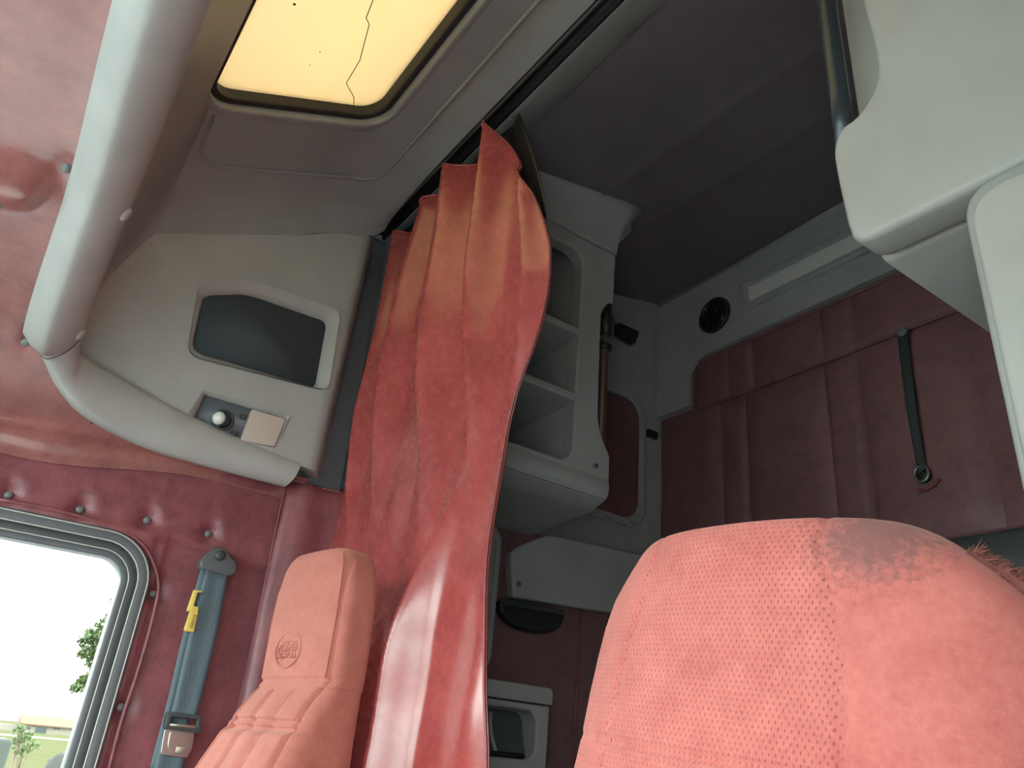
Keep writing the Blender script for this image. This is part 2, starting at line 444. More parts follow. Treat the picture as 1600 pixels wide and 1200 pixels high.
# ------------------------------------------------------------------ roof edge trim: the padded grey strip
Lw = [V(-.02, .057, .775), V(.4, .06, .775), V(.82, .063, .775), V(1.19, .054, .764), V(1.41, .052, .726), V(1.63, .047, .654), V(1.70, .031, .658), V(1.765, -.02, .625), V(1.80, -.076, .597), V(1.84, -.166, .577), V(1.862, -.266, .568), V(1.876, -.41, .570), V(1.878, -.56, .578)]
Uw = [V(-.02, -.020, .84), V(.4, -.021, .84), V(.81, -.021, .84), V(1.20, -.026, .828), V(1.50, -.028, .768), V(1.62, -.030, .728), V(1.67, -.032, .724), V(1.72, -.036, .705), V(1.755, -.055, .700), V(1.795, -.15, .690), V(1.815, -.245, .672), V(1.83, -.40, .648), V(1.83, -.585, .626)]
La, Ua = catmull(Lw, 10), catmull(Uw, 10)
def trim_rows(i0, i1, inset=0):
    rows = []
    for i in range(i0, i1):
        a, b = La[i], Ua[i]; t = (La[min(i+1, len(La)-1)]-La[max(i-1, 0)]).normalized(); c = (b-a)
        nrm = t.cross(c).normalized()
        ctr = V(.95, -.2, .3)
        if nrm.dot(ctr-a) < 0: nrm = -nrm
        r = [a-nrm*.03]
        for k in range(15):
            s = k/14; bl = .034*(1-abs(2*s-.8)**2.2*.55)*min(1, (s/.08)**.5 if s < .08 else 1)
            if s > .95: bl *= .6
            r.append(a+c*s+nrm*(bl-inset-.004))
        r.append(b-nrm*.03); rows.append(r)
    return rows
RET = thing('roof_edge_trim', (1.8, .02, .6), 'pale grey padded trim strip curving around the raised roof above the door window', 'trim')
joint = 62
grid('front_strip', trim_rows(0, joint), GREY, RET); grid('side_strip', trim_rows(joint-1, len(La)), GREY, RET)
jt = trim_rows(joint-1, joint)[0]
tube('joint_gap', [p for p in jt[1:-1]], .0016, DARK, RET, 6)
last = trim_rows(len(La)-1, len(La))[0]
mesh('end_cap', last, [tuple(range(len(last)))], GREY, RET)
for px, py in ((195, 323), (121, 508)):
    k = min(range(joint), key=lambda i: (((Ua[i]*.82+La[i]*.18).normalized()-ray(px, py).normalized()).length))
    row = trim_rows(k, k+2); q = row[0][12]; nr = (row[0][12]-row[0][10]).cross(row[1][12]-row[0][12]).normalized()
    if nr.dot(-q) < 0: nr = -nr
    fr = Frame(q-nr*.004, (1, 0, 0), nr)
    lathe('clip_cap', fr, [(.013, 0), (.013, .006), (.011, .009), (.004, .0105)], GREY, RET, 20)

# ------------------------------------------------------------------ grey roof lining round the hatch
def z0(y): return itp(-y, [.10, .47, .56, .62, .66, .70], [1.235, 1.415, 1.430, 1.424, 1.405, 1.405])
def drop(x, y=-.3):
    d = abs(x-.93); return itp(d, [.52, .63, .73, .80, .835, .85], [0, .012, .045, .085, .125, .172])*itp(-y, [.45, .61, .64, .667], [1, .68, .5, .25])
def roof_rows():
    xs = sorted(set([.93+s*d for s in (-1, 1) for d in (0, .1, .2, .3, .4, .5, .54, .58, .62, .66, .70, .73, .76, .785, .80, .815, .825, .835, .843, .85)]))
    rows = []
    for s in (0, .15, .35, .55, .72, .85, .94):
        rows.append([V(x, -.012-.090*s**1.6, lerp(itp(x, [1.2, 1.5, 1.66, 1.78], [.835, .785, .745, .72]), z0(-.10)-drop(x), s**.9)) for x in xs])
    for y in (-.105, -.115, -.13, -.16, -.2, -.25, -.3, -.35, -.4, -.44, -.47, -.5, -.53, -.56, -.58, -.6, -.62, -.64, -.655, -.665):
        rows.append([V(x, y, z0(y)-drop(x, y)) for x in xs])
    rows.append([V(x, -.667, z0(-.665)-drop(x, -.667)+.03) for x in xs])
    return rows
RL = grid('ceiling_lining', roof_rows(), GREYSH, None, 0)
md = RL.modifiers.new('solid', 'SOLIDIFY'); md.thickness = .012; md.offset = 1; recalc(RL)
# make sure the thickness goes up and out
if RL.data.polygons[len(RL.data.polygons)//2].normal.z < 0: md.offset = -1
RN = V(0, .4371, .8994)               # normal of the sloping roof plane (points up and forward)
fh = Frame((.93, -.29, z0(-.29)), (1, 0, 0), -RN)     # u = +x, w = down into the cab
def hp(px, py): return fh.px(px, py)
pane_pts = [hp(397, 0), hp(340, 150), hp(597, 190), hp(735, 0)]
vv = [p[1] for p in pane_pts]; print('hatch', [tuple(round(a, 3) for a in p) for p in pane_pts])
vlo, vhi = min(vv[0], vv[1]), max(vv[2], vv[3])
uf = max(pane_pts[1][0], pane_pts[2][0])
v_a = (pane_pts[0][1]+pane_pts[1][1])/2; v_b = (pane_pts[2][1]+pane_pts[3][1])/2
v0, v1 = min(v_a, v_b), max(v_a, v_b)
def hr(off, r): return rrect(-.60-off, v0-off, uf+off, v1+off, r+off, 10)
cut(RL, [prism('c', fh, hr(.030, .055), -.08, .08, None)]); sharp(RL, 40)
tag(RL, kind='structure')
RH = thing('roof_hatch', (.93, -.29, 1.33), 'amber translucent roof hatch with a thin crack in its pane', 'roof hatch')
frame_ring('frame', fh, hr(.034, .055), hr(.014, .055), -.045, .010, GREYSH, RH, .005)
frame_ring('outer_bead', fh, hr(.052, .055), hr(.030, .055), -.002, .006, GREYSH, RH, .003)
frame_ring('seal', fh, hr(.017, .055), hr(-.002, .055), -.05, -.008, BLACK, RH, .004)
prism('pane', fh, hr(.012, .055), -.042, -.036, PANE, RH)
ck = [(583, 0), (572, 28), (577, 38), (562, 95), (541, 130), (553, 152), (553, 178)]
fp = Frame(fh.P(0, 0, -.0345), fh.U, fh.W)
tube('crack', [fp.P(*fp.px(a, b)) for a, b in ck], .0011, DARK, RH, 5)
for a, b, r_ in ((460, 7, .003), (500, 82, .0014), (484, 102, .001)):
    u, v = fp.px(a, b); lathe('speck', fp, [(r_, -.001), (r_, .0006), (r_*.4, .001)], DARK, RH, 8, (u, v))
# pressed bead around the hatch field and two slots in its edge
def on_roof(x, y): return V(x, y, z0(y)-drop(x, y)-.001)
bead = rpoly([(1.50, -.118), (1.655, -.125), (1.655, -.575), (.2, -.575)], [.001, .07, .07, .01], 10)[6:]
tube('pressed_bead', [on_roof(a, b) for a, b in catmull([V(*p, 0) for p in bead], 2) for a, b in [(a, b)]] if False else [on_roof(q[0], q[1]) for q in bead], .0045, GREYSH, RL, 8, False)
for (ax, ay), (bx, by) in (((634, 170), (660, 142)), ((757, 26), (788, -6))):
    pa, pb = [on_p(x_, y_, fh.o+fh.W*.002, fh.W) for x_, y_ in ((ax, ay), (bx, by))]
    tube('slot', [lerp(pa, pb, t) for t in (0, .15, .5, .85, 1)], .007, BLACK, RH, 10, False, lambda t: .0085*math.sin(math.pi*(.2+.6*t)))

# ------------------------------------------------------------------ overhead side panel with loudspeaker grille and reading lamp
def zb(y): return itp(-y, [.012, .06, .15, .245, .40, .585, .70], [.705, .705, .690, .672, .648, .626, .62])
def zc(y): return z0(min(y, -.10))-drop(1.78, y)
def side_rows():
    rows = []
    for y in (-.012, -.02, -.03, -.045, -.06, -.08, -.102, -.13, -.16, -.2, -.25, -.3, -.35, -.4, -.45, -.5, -.55, -.58, -.60, -.62, -.635, -.645, -.652, -.656):
        r = []; a, b = zb(y)-.005, zc(y)
        back = .055*sm(-y, .61, .66)**2
        if y > -.102: b = lerp(.72, b, max(0, (-.012-y)/.090)**(.9/1.6))
        for k in range(17):
            t = k/16; r.append(V(lerp(1.832, 1.781, t**1.2)+back, y, lerp(a, b, t)))
        rows.append(r)
    return rows
SPN = grid('panel', side_rows(), GREY, None, 0); recalc(SPN)
md = SPN.modifiers.new('solid', 'SOLIDIFY'); md.thickness = .03; md.offset = -1 if SPN.data.polygons[150].normal.x < 0 else 1
SP_T = thing('overhead_side_panel', (1.83, -.3, .64), 'grey moulded side panel high above the door window holding a dark mesh grille', 'panel')
fs_ = Frame((1.808, -.35, .87), (0, -1, 0), (-1, 0, -.10))
# frame axes: u to the back of the cab, v up
if fs_.V.z < 0: fs_.V = -fs_.V
def gp(L): return [fs_.px(280+.175*a, 420+.175*b) for a, b in L]
g_in = gp([(235, 215), (620, 203), (1345, 455), (1235, 1062), (120, 715)])
g_out = gp([(185, 118), (655, 100), (1445, 372), (1330, 1092), (70, 770)])
gi = rpoly(g_in, [.022, .03, .022, .022, .03], 7); go = rpoly(g_out, [.026, .03, .03, .028, .034], 7)
lm = gp([(0, 0)])
def lp(L): return [fs_.px(280+.125*a, 590+.125*b) for a, b in L]
l_out = rpoly(lp([(300, 155), (1385, 480), (1200, 880), (10, 610)]), .006, 4)
l_in = rpoly(lp([(330, 200), (1325, 505), (1185, 850), (150, 600)]), .005, 4)
SPN.parent = None
cut(SPN, [prism('c', fs_, [tuple(q) for q in go], -.06, .06, None), prism('c', fs_, l_out, -.06, .06, None)]); sharp(SPN, 40)
SPN.parent = SP_T; SPN.matrix_parent_inverse = Matrix.Translation(-SP_T.location)
loops('grille_bezel', [[fs_.P(u, v, .0005) for u, v in go], [fs_.P(u, v, -.006) for u, v in [tuple(Vector(a).lerp(Vector(b), .55)) for a, b in zip(go, gi)]], [fs_.P(u, v, -.016) for u, v in gi], [fs_.P(u, v, -.028) for u, v in gi]], GREY, SP_T, False)
prism('grille_mesh', fs_, gi, -.027, -.022, GRILLE, SP_T)
RLmp = thing('reading_lamp', fs_.P(*fs_.px(380, 690), 0), 'reading lamp with round swivel spot and cream lens in grey side panel', 'lamp')
loops('bezel', [[fs_.P(u, v, .001) for u, v in l_out], [fs_.P(u, v, -.006) for u, v in l_in], [fs_.P(u, v, -.02) for u, v in l_in]], GREY, RLmp, False)
prism('housing', fs_, l_in, -.026, -.012, SLATE, RLmp)
lens = rpoly(lp([(905, 400), (1325, 520), (1190, 865), (765, 785)]), .004, 4)
prism('lens', fs_, lens, -.012, .004, LAMPG, RLmp, .003)
cb = fs_.px(280+.125*560, 590+.125*520)
lathe('socket', fs_, [(.026, -.013), (.026, -.008), (.021, -.004), (.019, -.010), (.019, -.012)], DARK, RLmp, 28, cb)
tl = Frame(fs_.P(*cb, -.012), fs_.U, (fs_.W+fs_.U*-.75+fs_.V*-.15))
lathe('swivel_barrel', tl, [(.019, -.01), (.019, .022), (.0165, .026), (.016, .020)], DARK, RLmp, 26)
lathe('spot_lens', tl, [(.0162, .012), (.0162, .024), (.013, .030), (.008, .0335), (.002, .035)], SILVER, RLmp, 26)
for a, b in ((810, 480), (690, 700)):
    u, v = fs_.px(280+.125*a, 590+.125*b)
    sw = prism('switch', fs_, rrect(u-.007, v-.007, u+.007, v+.007, .0015, 3), -.012, -.006, DARK, RLmp, .001)
    lathe('switch_mark', fs_, [(.0035, -.0065), (.0035, -.0052), (.0022, -.0052), (.0022, -.0065)], SLATE, sw, 12, (u, v))
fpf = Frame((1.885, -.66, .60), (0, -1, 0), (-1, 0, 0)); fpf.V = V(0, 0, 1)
# pillar gap filler behind the panel, coloured dark to stand in for the gap's shade
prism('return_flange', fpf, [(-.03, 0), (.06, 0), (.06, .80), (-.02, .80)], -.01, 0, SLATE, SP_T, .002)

# ------------------------------------------------------------------ B-pillar wrap beside the curtain
bp = [on_x(445, 757, 1.868), on_x(515, 757, 1.868)]
zt = (bp[0].z+bp[1].z)/2
rows = []
for z in np.linspace(-1.08, zt, 40):
    rows.append([V(1.868+.02*(1-sm(k, 0, 2))-.004*math.sin(k*1.3+z*7), lerp(-.578, -.80, k/12), z+(.004 if False else 0)) for k in range(13)])
PW = grid('pillar_wrap', rows, VINYL, None, .004); tag(PW, 'burgundy vinyl wrap on the door pillar between seat belt and curtain', 'upholstery')
tube('piping', [V(1.884, -.577-.002*math.sin(z*9), z) for z in np.linspace(-1.0, zt+.0, 40)], .0022, PIPING, PW, 6)
tube('hem', [V(1.866-.004*math.sin(k*1.3), y, zt) for k, y in enumerate(np.linspace(-.578, -.80, 12))], .0035, VINYL, PW, 6)

# ------------------------------------------------------------------ curtain rail and curtain
CR = thing('curtain_rail', (.93, -.685, 1.40), 'black curtain track running across the cab behind the hatch', 'curtain rail')
fx = Frame((XN, 0, 0), (0, 1, 0), (1, 0, 0)); fx.U = V(0, 1, 0); fx.V = V(0, 0, 1); fx.W = V(1, 0, 0)
prism('track', fx, [(-.667, 1.392), (-.675, 1.392), (-.675, 1.404), (-.694, 1.404), (-.694, 1.392), (-.704, 1.392), (-.704, 1.425), (-.667, 1.425)], 0, XF-XN-.03, BLACK, CR)
prism('track_lip', fx, [(-.664, 1.394), (-.668, 1.390), (-.671, 1.394), (-.668, 1.399)], 0, XF-XN-.03, SLATE, CR)
LEAD_Z = [-1.08, -.1, .10, .30, .50, .62, .74, .86, .98, 1.10, 1.22, 1.32, 1.40]
def lead_from_px():
    L = [(755, 1200), (756, 1050), (757, 880), (765, 700), (782, 620), (820, 520), (842, 400), (836, 345), (818, 295), (795, 240), (761, 180)]
    return [(on_y(a, b, -.685).z, on_y(a, b, -.685).x) for a, b in L]
LP = sorted(lead_from_px()); LZ, LX = [-1.1]+[a for a, b in LP], [LP[0][1]]+[b for a, b in LP]
def cx(px, py): q = on_y(px, py, -.685); return (q.z, q.x)
# folds: centre line (z, x) read along the drape, height of the fold towards the cab and its width
def path(L): P = sorted(cx(a, b) for a, b in L); return [p[0] for p in P], [p[1] for p in P]
FOLDS = [
    (path([(716, 250), (694, 420), (664, 600), (648, 800), (640, 1000)]), lambda z: .078*sm(z, .30, .95)+.004, .046),
    (path([(768, 230), (748, 400), (732, 550), (720, 700), (715, 1000)]), lambda z: .072*sm(z, .35, 1.0), .029),
    (path([(805, 300), (816, 420), (800, 520), (772, 640), (760, 900)]), lambda z: .036*sm(z, .45, .9), .026),
    (path([(664, 330), (636, 430), (598, 600), (570, 760), (560, 1000)]), lambda z: .058*sm(z, .3, .95), .036),
    (path([(615, 370), (590, 500), (556, 640), (535, 760), (520, 1000)]), lambda z: .034*sm(z, .2, .8)+.006, .024),
    (path([(705, 700), (676, 860), (648, 1000), (632, 1100), (618, 1200)]), lambda z: .072*(1-sm(z, .12, .56)), .028),
    (path([(590, 900), (575, 1050), (545, 1200)]), lambda z: .040*(1-sm(z, .0, .45)), .032),
]
def curtain_pt(s, z):                 # s: 0 leading edge .. 1 far edge
    lead = sum(itp(z+dz, LZ, LX) for dz in (-.06, -.03, 0, .03, .06))/5+.013*(1-sm(z, .3, .6)); far = itp(z, [.5, .62, 1.0, 1.42], [1.872, 1.868, 1.862, 1.815]); x = lerp(lead, far, s)
    y = -.722+.022*(1-sm(z, .2, .6))
    for (pz, pxx), amp, wd in FOLDS:
        c = itp(z, pz, pxx); a = amp(z); e = abs(x-c)/wd
        y += a*math.exp(-e**2)
    y += .0035*math.sin(x*41+z*3)+.002*math.sin(z*23+x*17)*sm(.5-z, 0, .5)
    return V(x, y, z)
def top_z(x): return itp(x, [1.20, 1.26, 1.30, 1.36, 1.43, 1.46, 1.56, 1.60, 1.70, 1.74, 1.86], [1.404, 1.392, 1.356, 1.340, 1.335, 1.352, 1.352, 1.338, 1.338, 1.35, 1.352])
def curtain():
    NS, NZ = 230, 190; rows = []
    for j in range(NZ):
        t = j/(NZ-1); r = []
        for i in range(NS):
            s = i/(NS-1); x_top = lerp(LX[-1], 1.815, s); zt_ = top_z(x_top); z = lerp(-1.08, zt_, t**.85)
            r.append(curtain_pt(s, z))
        rows.append(r)
    o = grid('drape', rows, CURT, None, .003); return o
CT = thing('curtain', (1.45, -.69, -1.08), 'tall burgundy vinyl curtain with glossy folds hanging from the track', 'curtain')
dr = curtain(); dr.parent = CT; dr.matrix_parent_inverse = Matrix.Translation(-CT.location)
tube('leading_hem', [curtain_pt(0, z)+V(0, .004, 0) for z in np.linspace(-1.05, 1.395, 120)], .0024, PIPING, CT, 6)
tops = [curtain_pt(i/119, top_z(lerp(LX[-1], 1.815, i/119))-.002) for i in range(120)]
tube('top_hem', tops, .003, CURT, CT, 6)
# dark lining turned back behind the leading edge
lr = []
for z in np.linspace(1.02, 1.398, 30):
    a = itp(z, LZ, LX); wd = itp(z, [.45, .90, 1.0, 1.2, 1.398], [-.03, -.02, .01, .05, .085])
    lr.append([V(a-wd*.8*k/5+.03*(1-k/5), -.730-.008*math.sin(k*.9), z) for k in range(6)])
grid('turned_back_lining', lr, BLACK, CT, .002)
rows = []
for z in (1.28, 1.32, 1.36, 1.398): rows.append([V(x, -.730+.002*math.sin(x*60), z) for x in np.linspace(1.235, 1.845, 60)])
grid('recess_shade_strip', rows, BLACK, CT, .002)  # black strip added as the shade of the recess under the track
hk = [on_y(px, py, -.70) for px, py in ((762, 178), (778, 180), (800, 181))]
for q in hk: tube('hook', catmull([q+V(0, 0, -.012), q+V(.004, .004, -.002), q+V(.0, 0, .008), q+V(-.006, 0, .002)], 4), .0012, CHROME, CT, 6)

# ------------------------------------------------------------------ sleeper: ceiling, cornice, side and back walls
tr1 = prism('trim_1', fx, [(-.704, 1.398), (-.706, 1.392), (-.72, 1.397), (-.76, 1.418), (-.795, 1.44), (-.803, 1.449), (-.803, 1.48), (-.704, 1.48)], 0, XF-XN-.02, GREYSH, None, .003); tag(tr1, kind='structure')
def cz(y): return 1.45+.2*(-.80-y)
rows = []
for y in np.linspace(-.79, YR, 60):
    r = []
    for x in np.linspace(-.04, 1.885, 60):
        z = cz(y)-.0+.004*math.sin(x*7+y*3)*math.sin(y*9)
        for c in (-1.18, -1.42): z -= .006*math.exp(-((y-c-.06*(x-1))/.02)**2)
        r.append(V(x, y, z))
    rows.append(r)
tag(grid('ceiling', rows, CEILV), kind='structure')
def slab(name, fr, w, h, mat): return prism(name, fr, [(0, 0), (w, 0), (w, h), (0, h)], -.02, 0, mat, None, 0, smooth=False)
WS = tag(slab('wall_sleeper', Frame((1.885, -.76, ZFL), (0, -1, 0), (-1, 0, 0)), 1.13, 1.13, GREYL), kind='structure')
WS.location = (0, 0, 0)
o = box('wall_sleeper_upper', (1.878, YR, -.2), (1.90, -.74, 1.70), GREYL); tag(o, kind='structure')
# back wall: grey cover above, quilted burgundy panels below
WB = box('wall_back', (-.06, YR-.03, ZFL), (1.90, YR, 1.72), GREYL); tag(WB, kind='structure')
# soft cove between ceiling and back wall
tag(prism('trim_2', fx, [(YR-.0, 1.62)]+[(YR+.055-.055*math.cos(a)*1.0, 1.60+.072*math.sin(a)) for a in np.linspace(0, math.pi/2, 7)]+[(YR, 1.672)], 0, XF-XN-.03, GREYL, None, 0), kind='structure')
yb = YR+.002
def bx_(px, py): q = on_y(px, py, yb+.02); return q.x, q.z
zq_b, zq_m, zq_t = .565, 1.150, 1.335
cols = [1.868]+[bx_(px, 700)[0] for px in (1124, 1164, 1295, 1352)]+[bx_(1545, 700)[0], .02]
def pillow(name, x0, x1, za, zb_, mat, b=.022, clip=None):
    rows = []
    for j in range(19):
        v = j/18; r = []
        for i in range(15):
            u = i/14; e = (1-abs(2*u-1)**5)*(1-abs(2*v-1)**9)
            r.append(V(lerp(x0, x1, u), yb+.006+b*e, lerp(za, zb_, v)))
        rows.append(r)
    return grid(name, rows, mat, WB)
stepx = bx_(1081, 620)[0]
for k in range(len(cols)-1):
    pillow('quilt_panel', cols[k], cols[k+1], zq_b, zq_m if k else 1.165, VDARK, .020 if abs(cols[k]-cols[k+1]) > .12 else .016)
cu = [stepx]+[bx_(px, 560)[0] for px in (1133, 1172, 1284, 1338)]+[bx_(1545, 560)[0], .02]
for k in range(len(cu)-1):
    pillow('quilt_panel', cu[k], cu[k+1], zq_m if k else zq_m, zq_t, VDARK, .016)
# rounded shoulder on the upper row, piping along the seam
tube('piping', [V(x, yb+.014, zq_m+.002*math.sin(x*9)) for x in np.linspace(stepx, .02, 40)], .0055, VDARK, WB, 8)
tube('piping', [V(x, yb+.010, zq_t) for x in np.linspace(stepx, .02, 40)], .006, VDARK, WB, 8)
tube('piping', catmull([V(stepx, yb+.010, 1.165), V(stepx, yb+.010, 1.25), V(stepx, yb+.01, 1.335)], 6), .006, VDARK, WB, 8)
tube('piping', [V(x, yb+.012, zq_b) for x in np.linspace(1.868, .02, 30)], .008, VDARK, WB, 8)
# grey cover shoulder covering the square corner of the upper row
fbk = Frame((0, yb, 0), (1, 0, 0), (0, 1, 0)); fbk.U = V(1, 0, 0); fbk.V = V(0, 0, 1); fbk.W = V(0, 1, 0)
sh = [(stepx+.004, zq_t-.07)]+[(stepx-.07+.074*math.cos(a), zq_t-.07+.074*math.sin(a)) for a in np.linspace(0, math.pi/2, 8)]+[(stepx-.07, zq_t+.03), (stepx+.03, zq_t+.03), (stepx+.03, zq_t-.07)]
cov = [(-.05, zq_t+.012), (stepx-.07, zq_t+.010)]+[(stepx-.07+.078*math.sin(a), zq_t-.07+.080*math.cos(a)) for a in np.linspace(.1, math.pi/2, 8)]+[(stepx+.010, 1.172), (1.872, 1.172), (1.872, 1.64), (-.05, 1.64)]
prism('cover', fbk, cov, 0, .026, GREYL, WB, 0, smooth=False)
# bunk ledge below
tag(box('bunk_ledge', (-.03, YR+.01, .43), (1.72, YR+.10, .545), DARK, None, .012), 'dark ledge under the quilted back wall behind the near seat', 'ledge')
mq = on_y(1600, 938, YR+.12)
tag(box('mattress', (-.03, YR+.02, mq.z-.022), (mq.x+.06, YR+.12, mq.z+.022), simple('cream_ticking', (.55, .53, .40), .8), None, .012), 'cream mattress edge low behind the near seat', 'mattress')
# round loudspeaker and lamp in the grey cover
sc_ = on_y(1117, 493, yb+.028); fsp = Frame(sc_, (1, 0, 0), (0, 1, 0))
RS = thing('round_speaker', sc_, 'round black loudspeaker in grey cover above the quilted back wall', 'speaker')
lathe('rim', fsp, [(.068, -.004), (.068, .008), (.060, .012), (.054, .008), (.054, 0)], BLACK, RS, 36)
lathe('grille', fsp, [(.056, 0), (.056, .004), (.03, .009), (.005, .010)], simple('black_grille', (.012, .014, .015), .35), RS, 36)
for a, b in ((.012, -.012), (.004, .004), (-.030, -.028)): lathe('screw', fsp, [(.003, .004), (.003, .0105), (.001, .0115)], STUD, RS, 8, (-a, b))
la = [on_y(px, py, yb+.028) for px, py in ((1157, 448), (1178, 478))]
zl_t, zl_b = la[0].z, la[1].z; xl = la[0].x
BL = thing('bunk_lamp', V(xl-.4, yb, zl_b), 'long white strip lamp in grey bezel above the quilted back wall', 'lamp')
frame_ring('bezel', fbk, rrect(.30, zl_b-.006, xl, zl_t+.004, .012), rrect(.33, zl_b+.018, xl-.035, zl_t-.022, .006), .02, .040, GREYL, BL, .004)
prism('lens', fbk, rrect(.328, zl_b+.014, xl-.033, zl_t-.02, .006), .022, .033, WHITEL, BL, .003)
# strap hanging on the quilt
sx0, sx1 = on_y(1412, 522, yb+.03), on_y(1444, 742, yb+.03)
ST = thing('wall_strap', sx1, 'dark webbing strap hanging on the quilted burgundy back wall', 'strap')
rows = []
for k in range(25):
    t = k/24; c = lerp(sx0, sx1, t); c.y = yb+.034+.008*math.sin(t*math.pi); hw = .0145*(1-.25*t); tw = .5*math.sin(t*2.6)*t
    rows.append([c+V(math.cos(tw), math.sin(tw), 0)*hw*s for s in (-1, -.5, 0, .5, 1)])
grid('webbing', rows, WEBD, ST, .0025)
lathe('top_stud', Frame(sx0+V(0, .0, .004), (1, 0, 0), (0, 1, 0)), [(.014, -.01), (.014, .008), (.009, .012), (.002, .013)], STUD, ST, 16)
tube('ring', [sx1+V(.016*math.cos(a)*1.1, .012, .020*math.sin(a)) for a in np.linspace(0, 2*math.pi, 24, endpoint=False)], .0042, simple('dull_steel', (.25, .27, .27), .35, .8), ST, 8, True)
lathe('snap', Frame(sx1+V(0, .002, -.004), (1, 0, 0), (0, 1, 0)), [(.016, -.012), (.016, .004), (.008, .008)], BLACK, ST, 16)
tube('torn_slot', [on_y(px, py, yb+.030) for px, py in ((1437, 766), (1448, 765), (1460, 757), (1468, 748))], .005, PIPING, ST, 8)

# hatch cover in the sleeper side wall, hook and lower fittings
fsd = Frame((1.876, 0, 0), (0, -1, 0), (-1, 0, 0)); fsd.U = V(0, -1, 0); fsd.V = V(0, 0, 1); fsd.W = V(-1, 0, 0)
SH = thing('side_hatch_cover', (1.87, -1.6, .75), 'dark burgundy side window cover in a rounded grey surround behind the shelves', 'cover')
frame_ring('surround', fsd, rrect(1.29, .735, 1.795, 1.235, .085), rrect(1.31, .765, 1.765, 1.20, .07), 0, .016, GREYL, SH, .006)
prism('cover', fsd, rrect(1.312, .767, 1.763, 1.198, .07), 0, .008, VDARK, SH, .003)
for k in range(5):
    q = [on_x(px, py, 1.862) for px, py in ((950, 808), (962, 816), (975, 819), (988, 815), (996, 806))][k]
    tube('lacing', [q+V(0, -.012, .004*(k-2)*.5), q+V(-.004, 0, -.003), q+V(0, .012, -.004*(k-2)*.5)], .003, simple('lacing_cord', (.38, .36, .36), .6) if k == 0 else bpy.data.materials['lacing_cord'], SH, 6)
ch = on_x(975, 520, 1.87)
CH = thing('coat_hook', ch, 'dark coat hook high on the grey wall beside the shelf unit', 'hook')
fch = Frame(ch, (0, -1, 0), (-1, 0, 0)); fch.V = V(0, 0, 1)
prism('back_plate', fch, rrect(-.06, .02, .055, .055, .008), 0, .012, GREYL, CH, .003)
prism('hook_body', fch, rpoly([(-.05, .012), (.050, .012), (.032, -.045), (-.05, -.035)], .008, 4), 0, .03, BLACK, CH, .006)
lt = on_x(1018, 680, 1.868)
LT = prism('door_latch', Frame(lt, (0, -1, 0), (-1, 0, 0)), rrect(-.03, -.014, .02, .014, .006), 0, .014, BLACK, None, .003); tag(LT, 'small black catch at the rear corner beside the quilted wall', 'catch')

# ------------------------------------------------------------------ overhead cupboards
def shelf_unit(T, X, D, y0, y1, sgn, detailed=True):
    """X: face plane, D: depth direction towards the side wall (+1 far, -1 near)."""
    fr = Frame((X, 0, 0), (0, -1, 0), (-D, 0, 0)); fr.U = V(0, -1, 0); fr.V = V(0, 0, 1); fr.W = V(-D, 0, 0)
    return fr
XC = 1.45; YC0, YC1 = -.740, -1.268; ZL0, ZL1 = .625, .735
SU = thing('shelf_unit', (1.62, -1.0, ZL0), 'grey moulded open shelf unit hanging behind the curtain', 'shelf unit')
fc = shelf_unit(SU, XC, 1, YC0, YC1, 1)
op_t = 1.335; op_b = .692; op_r = 1.142
# face outline seen from the cab: flared head under the ceiling, straight jamb with a pole notch, deep bottom lip
nt_t = on_x(945, 478, XC).z; nb_ = on_x(940, 690, XC).z
outl = [(.735, ZL0), (1.268, ZL0), (1.268, .745), (1.245, .775), (1.222, .83), (1.218, nt_t-.03), (1.235, nt_t+.005), (1.262, nt_t+.02), (1.266, 1.40), (1.28, 1.44), (1.31, 1.48), (1.33, 1.51), (1.32, 1.55), (.735, 1.44)]
outl_r = rpoly(outl, [.01, .02, .012, .02, .03, .02, .02, .01, .03, .03, .02, .02, .012, .005], 5)
hole = rrect(.775, op_b, op_r, op_t, .045, 8)
face = prism('face_frame', fc, outl_r, -.045, 0, GREYL, None, 0)
cut(face, [prism('c', fc, hole, -.1, .1, None)]); bev(face, .008, 3, 40); face.parent = SU; face.matrix_parent_inverse = Matrix.Translation(-SU.location)
sharp(face, 50)
# rolled head that leans in to the ceiling
rows = []
for t in np.linspace(0, 1, 9):
    w_ = .0+.055*t**2.2; 
    rows.append([V(XC-w_, -u, lerp(op_t+.045, cz(-u)+.003, t)) for u in (.735, .80, .9, 1.0, 1.1, 1.2, 1.26, 1.26+.06*t**2)])
hd = grid('head', rows, GREYL, SU, .01)
prism('top_board', fc, [(.735, cz(-.735)-.02), (1.30, cz(-1.30)-.02), (1.30, cz(-1.30)), (.735, cz(-.735))], -.42, -.0, GREYL, SU, 0)
fy = lambda y: Frame((XC, y, 0), (1, 0, 0), (0, 1, 0))
lipfr = Frame((0, 0, 0), (1, 0, 0), (0, -1, 0)); lipfr.U = V(1, 0, 0); lipfr.V = V(0, 0, 1); lipfr.W = V(0, -1, 0)
prism('bottom_tray', lipfr, rpoly([(XC+.004, ZL0+.065), (XC-.008, ZL0+.03), (XC+.005, ZL0), (XC+.06, ZL0-.02), (1.80, .585), (1.872, .58), (1.872, .64), (1.80, ZL0+.06)], .012, 4), .735, 1.268, GREYL, SU, .010)
prism('end_panel', lipfr, [(XC+.04, ZL0+.05), (1.874, ZL0+.05), (1.874, cz(-1.22)), (XC+.04, cz(-1.22))], 1.150, 1.215, GREYL, SU, .006)
prism('end_panel', lipfr, [(XC+.04, ZL0+.05), (1.874, ZL0+.05), (1.874, cz(-.74)), (XC+.04, cz(-.74))], .738, .765, GREYL, SU, .004)
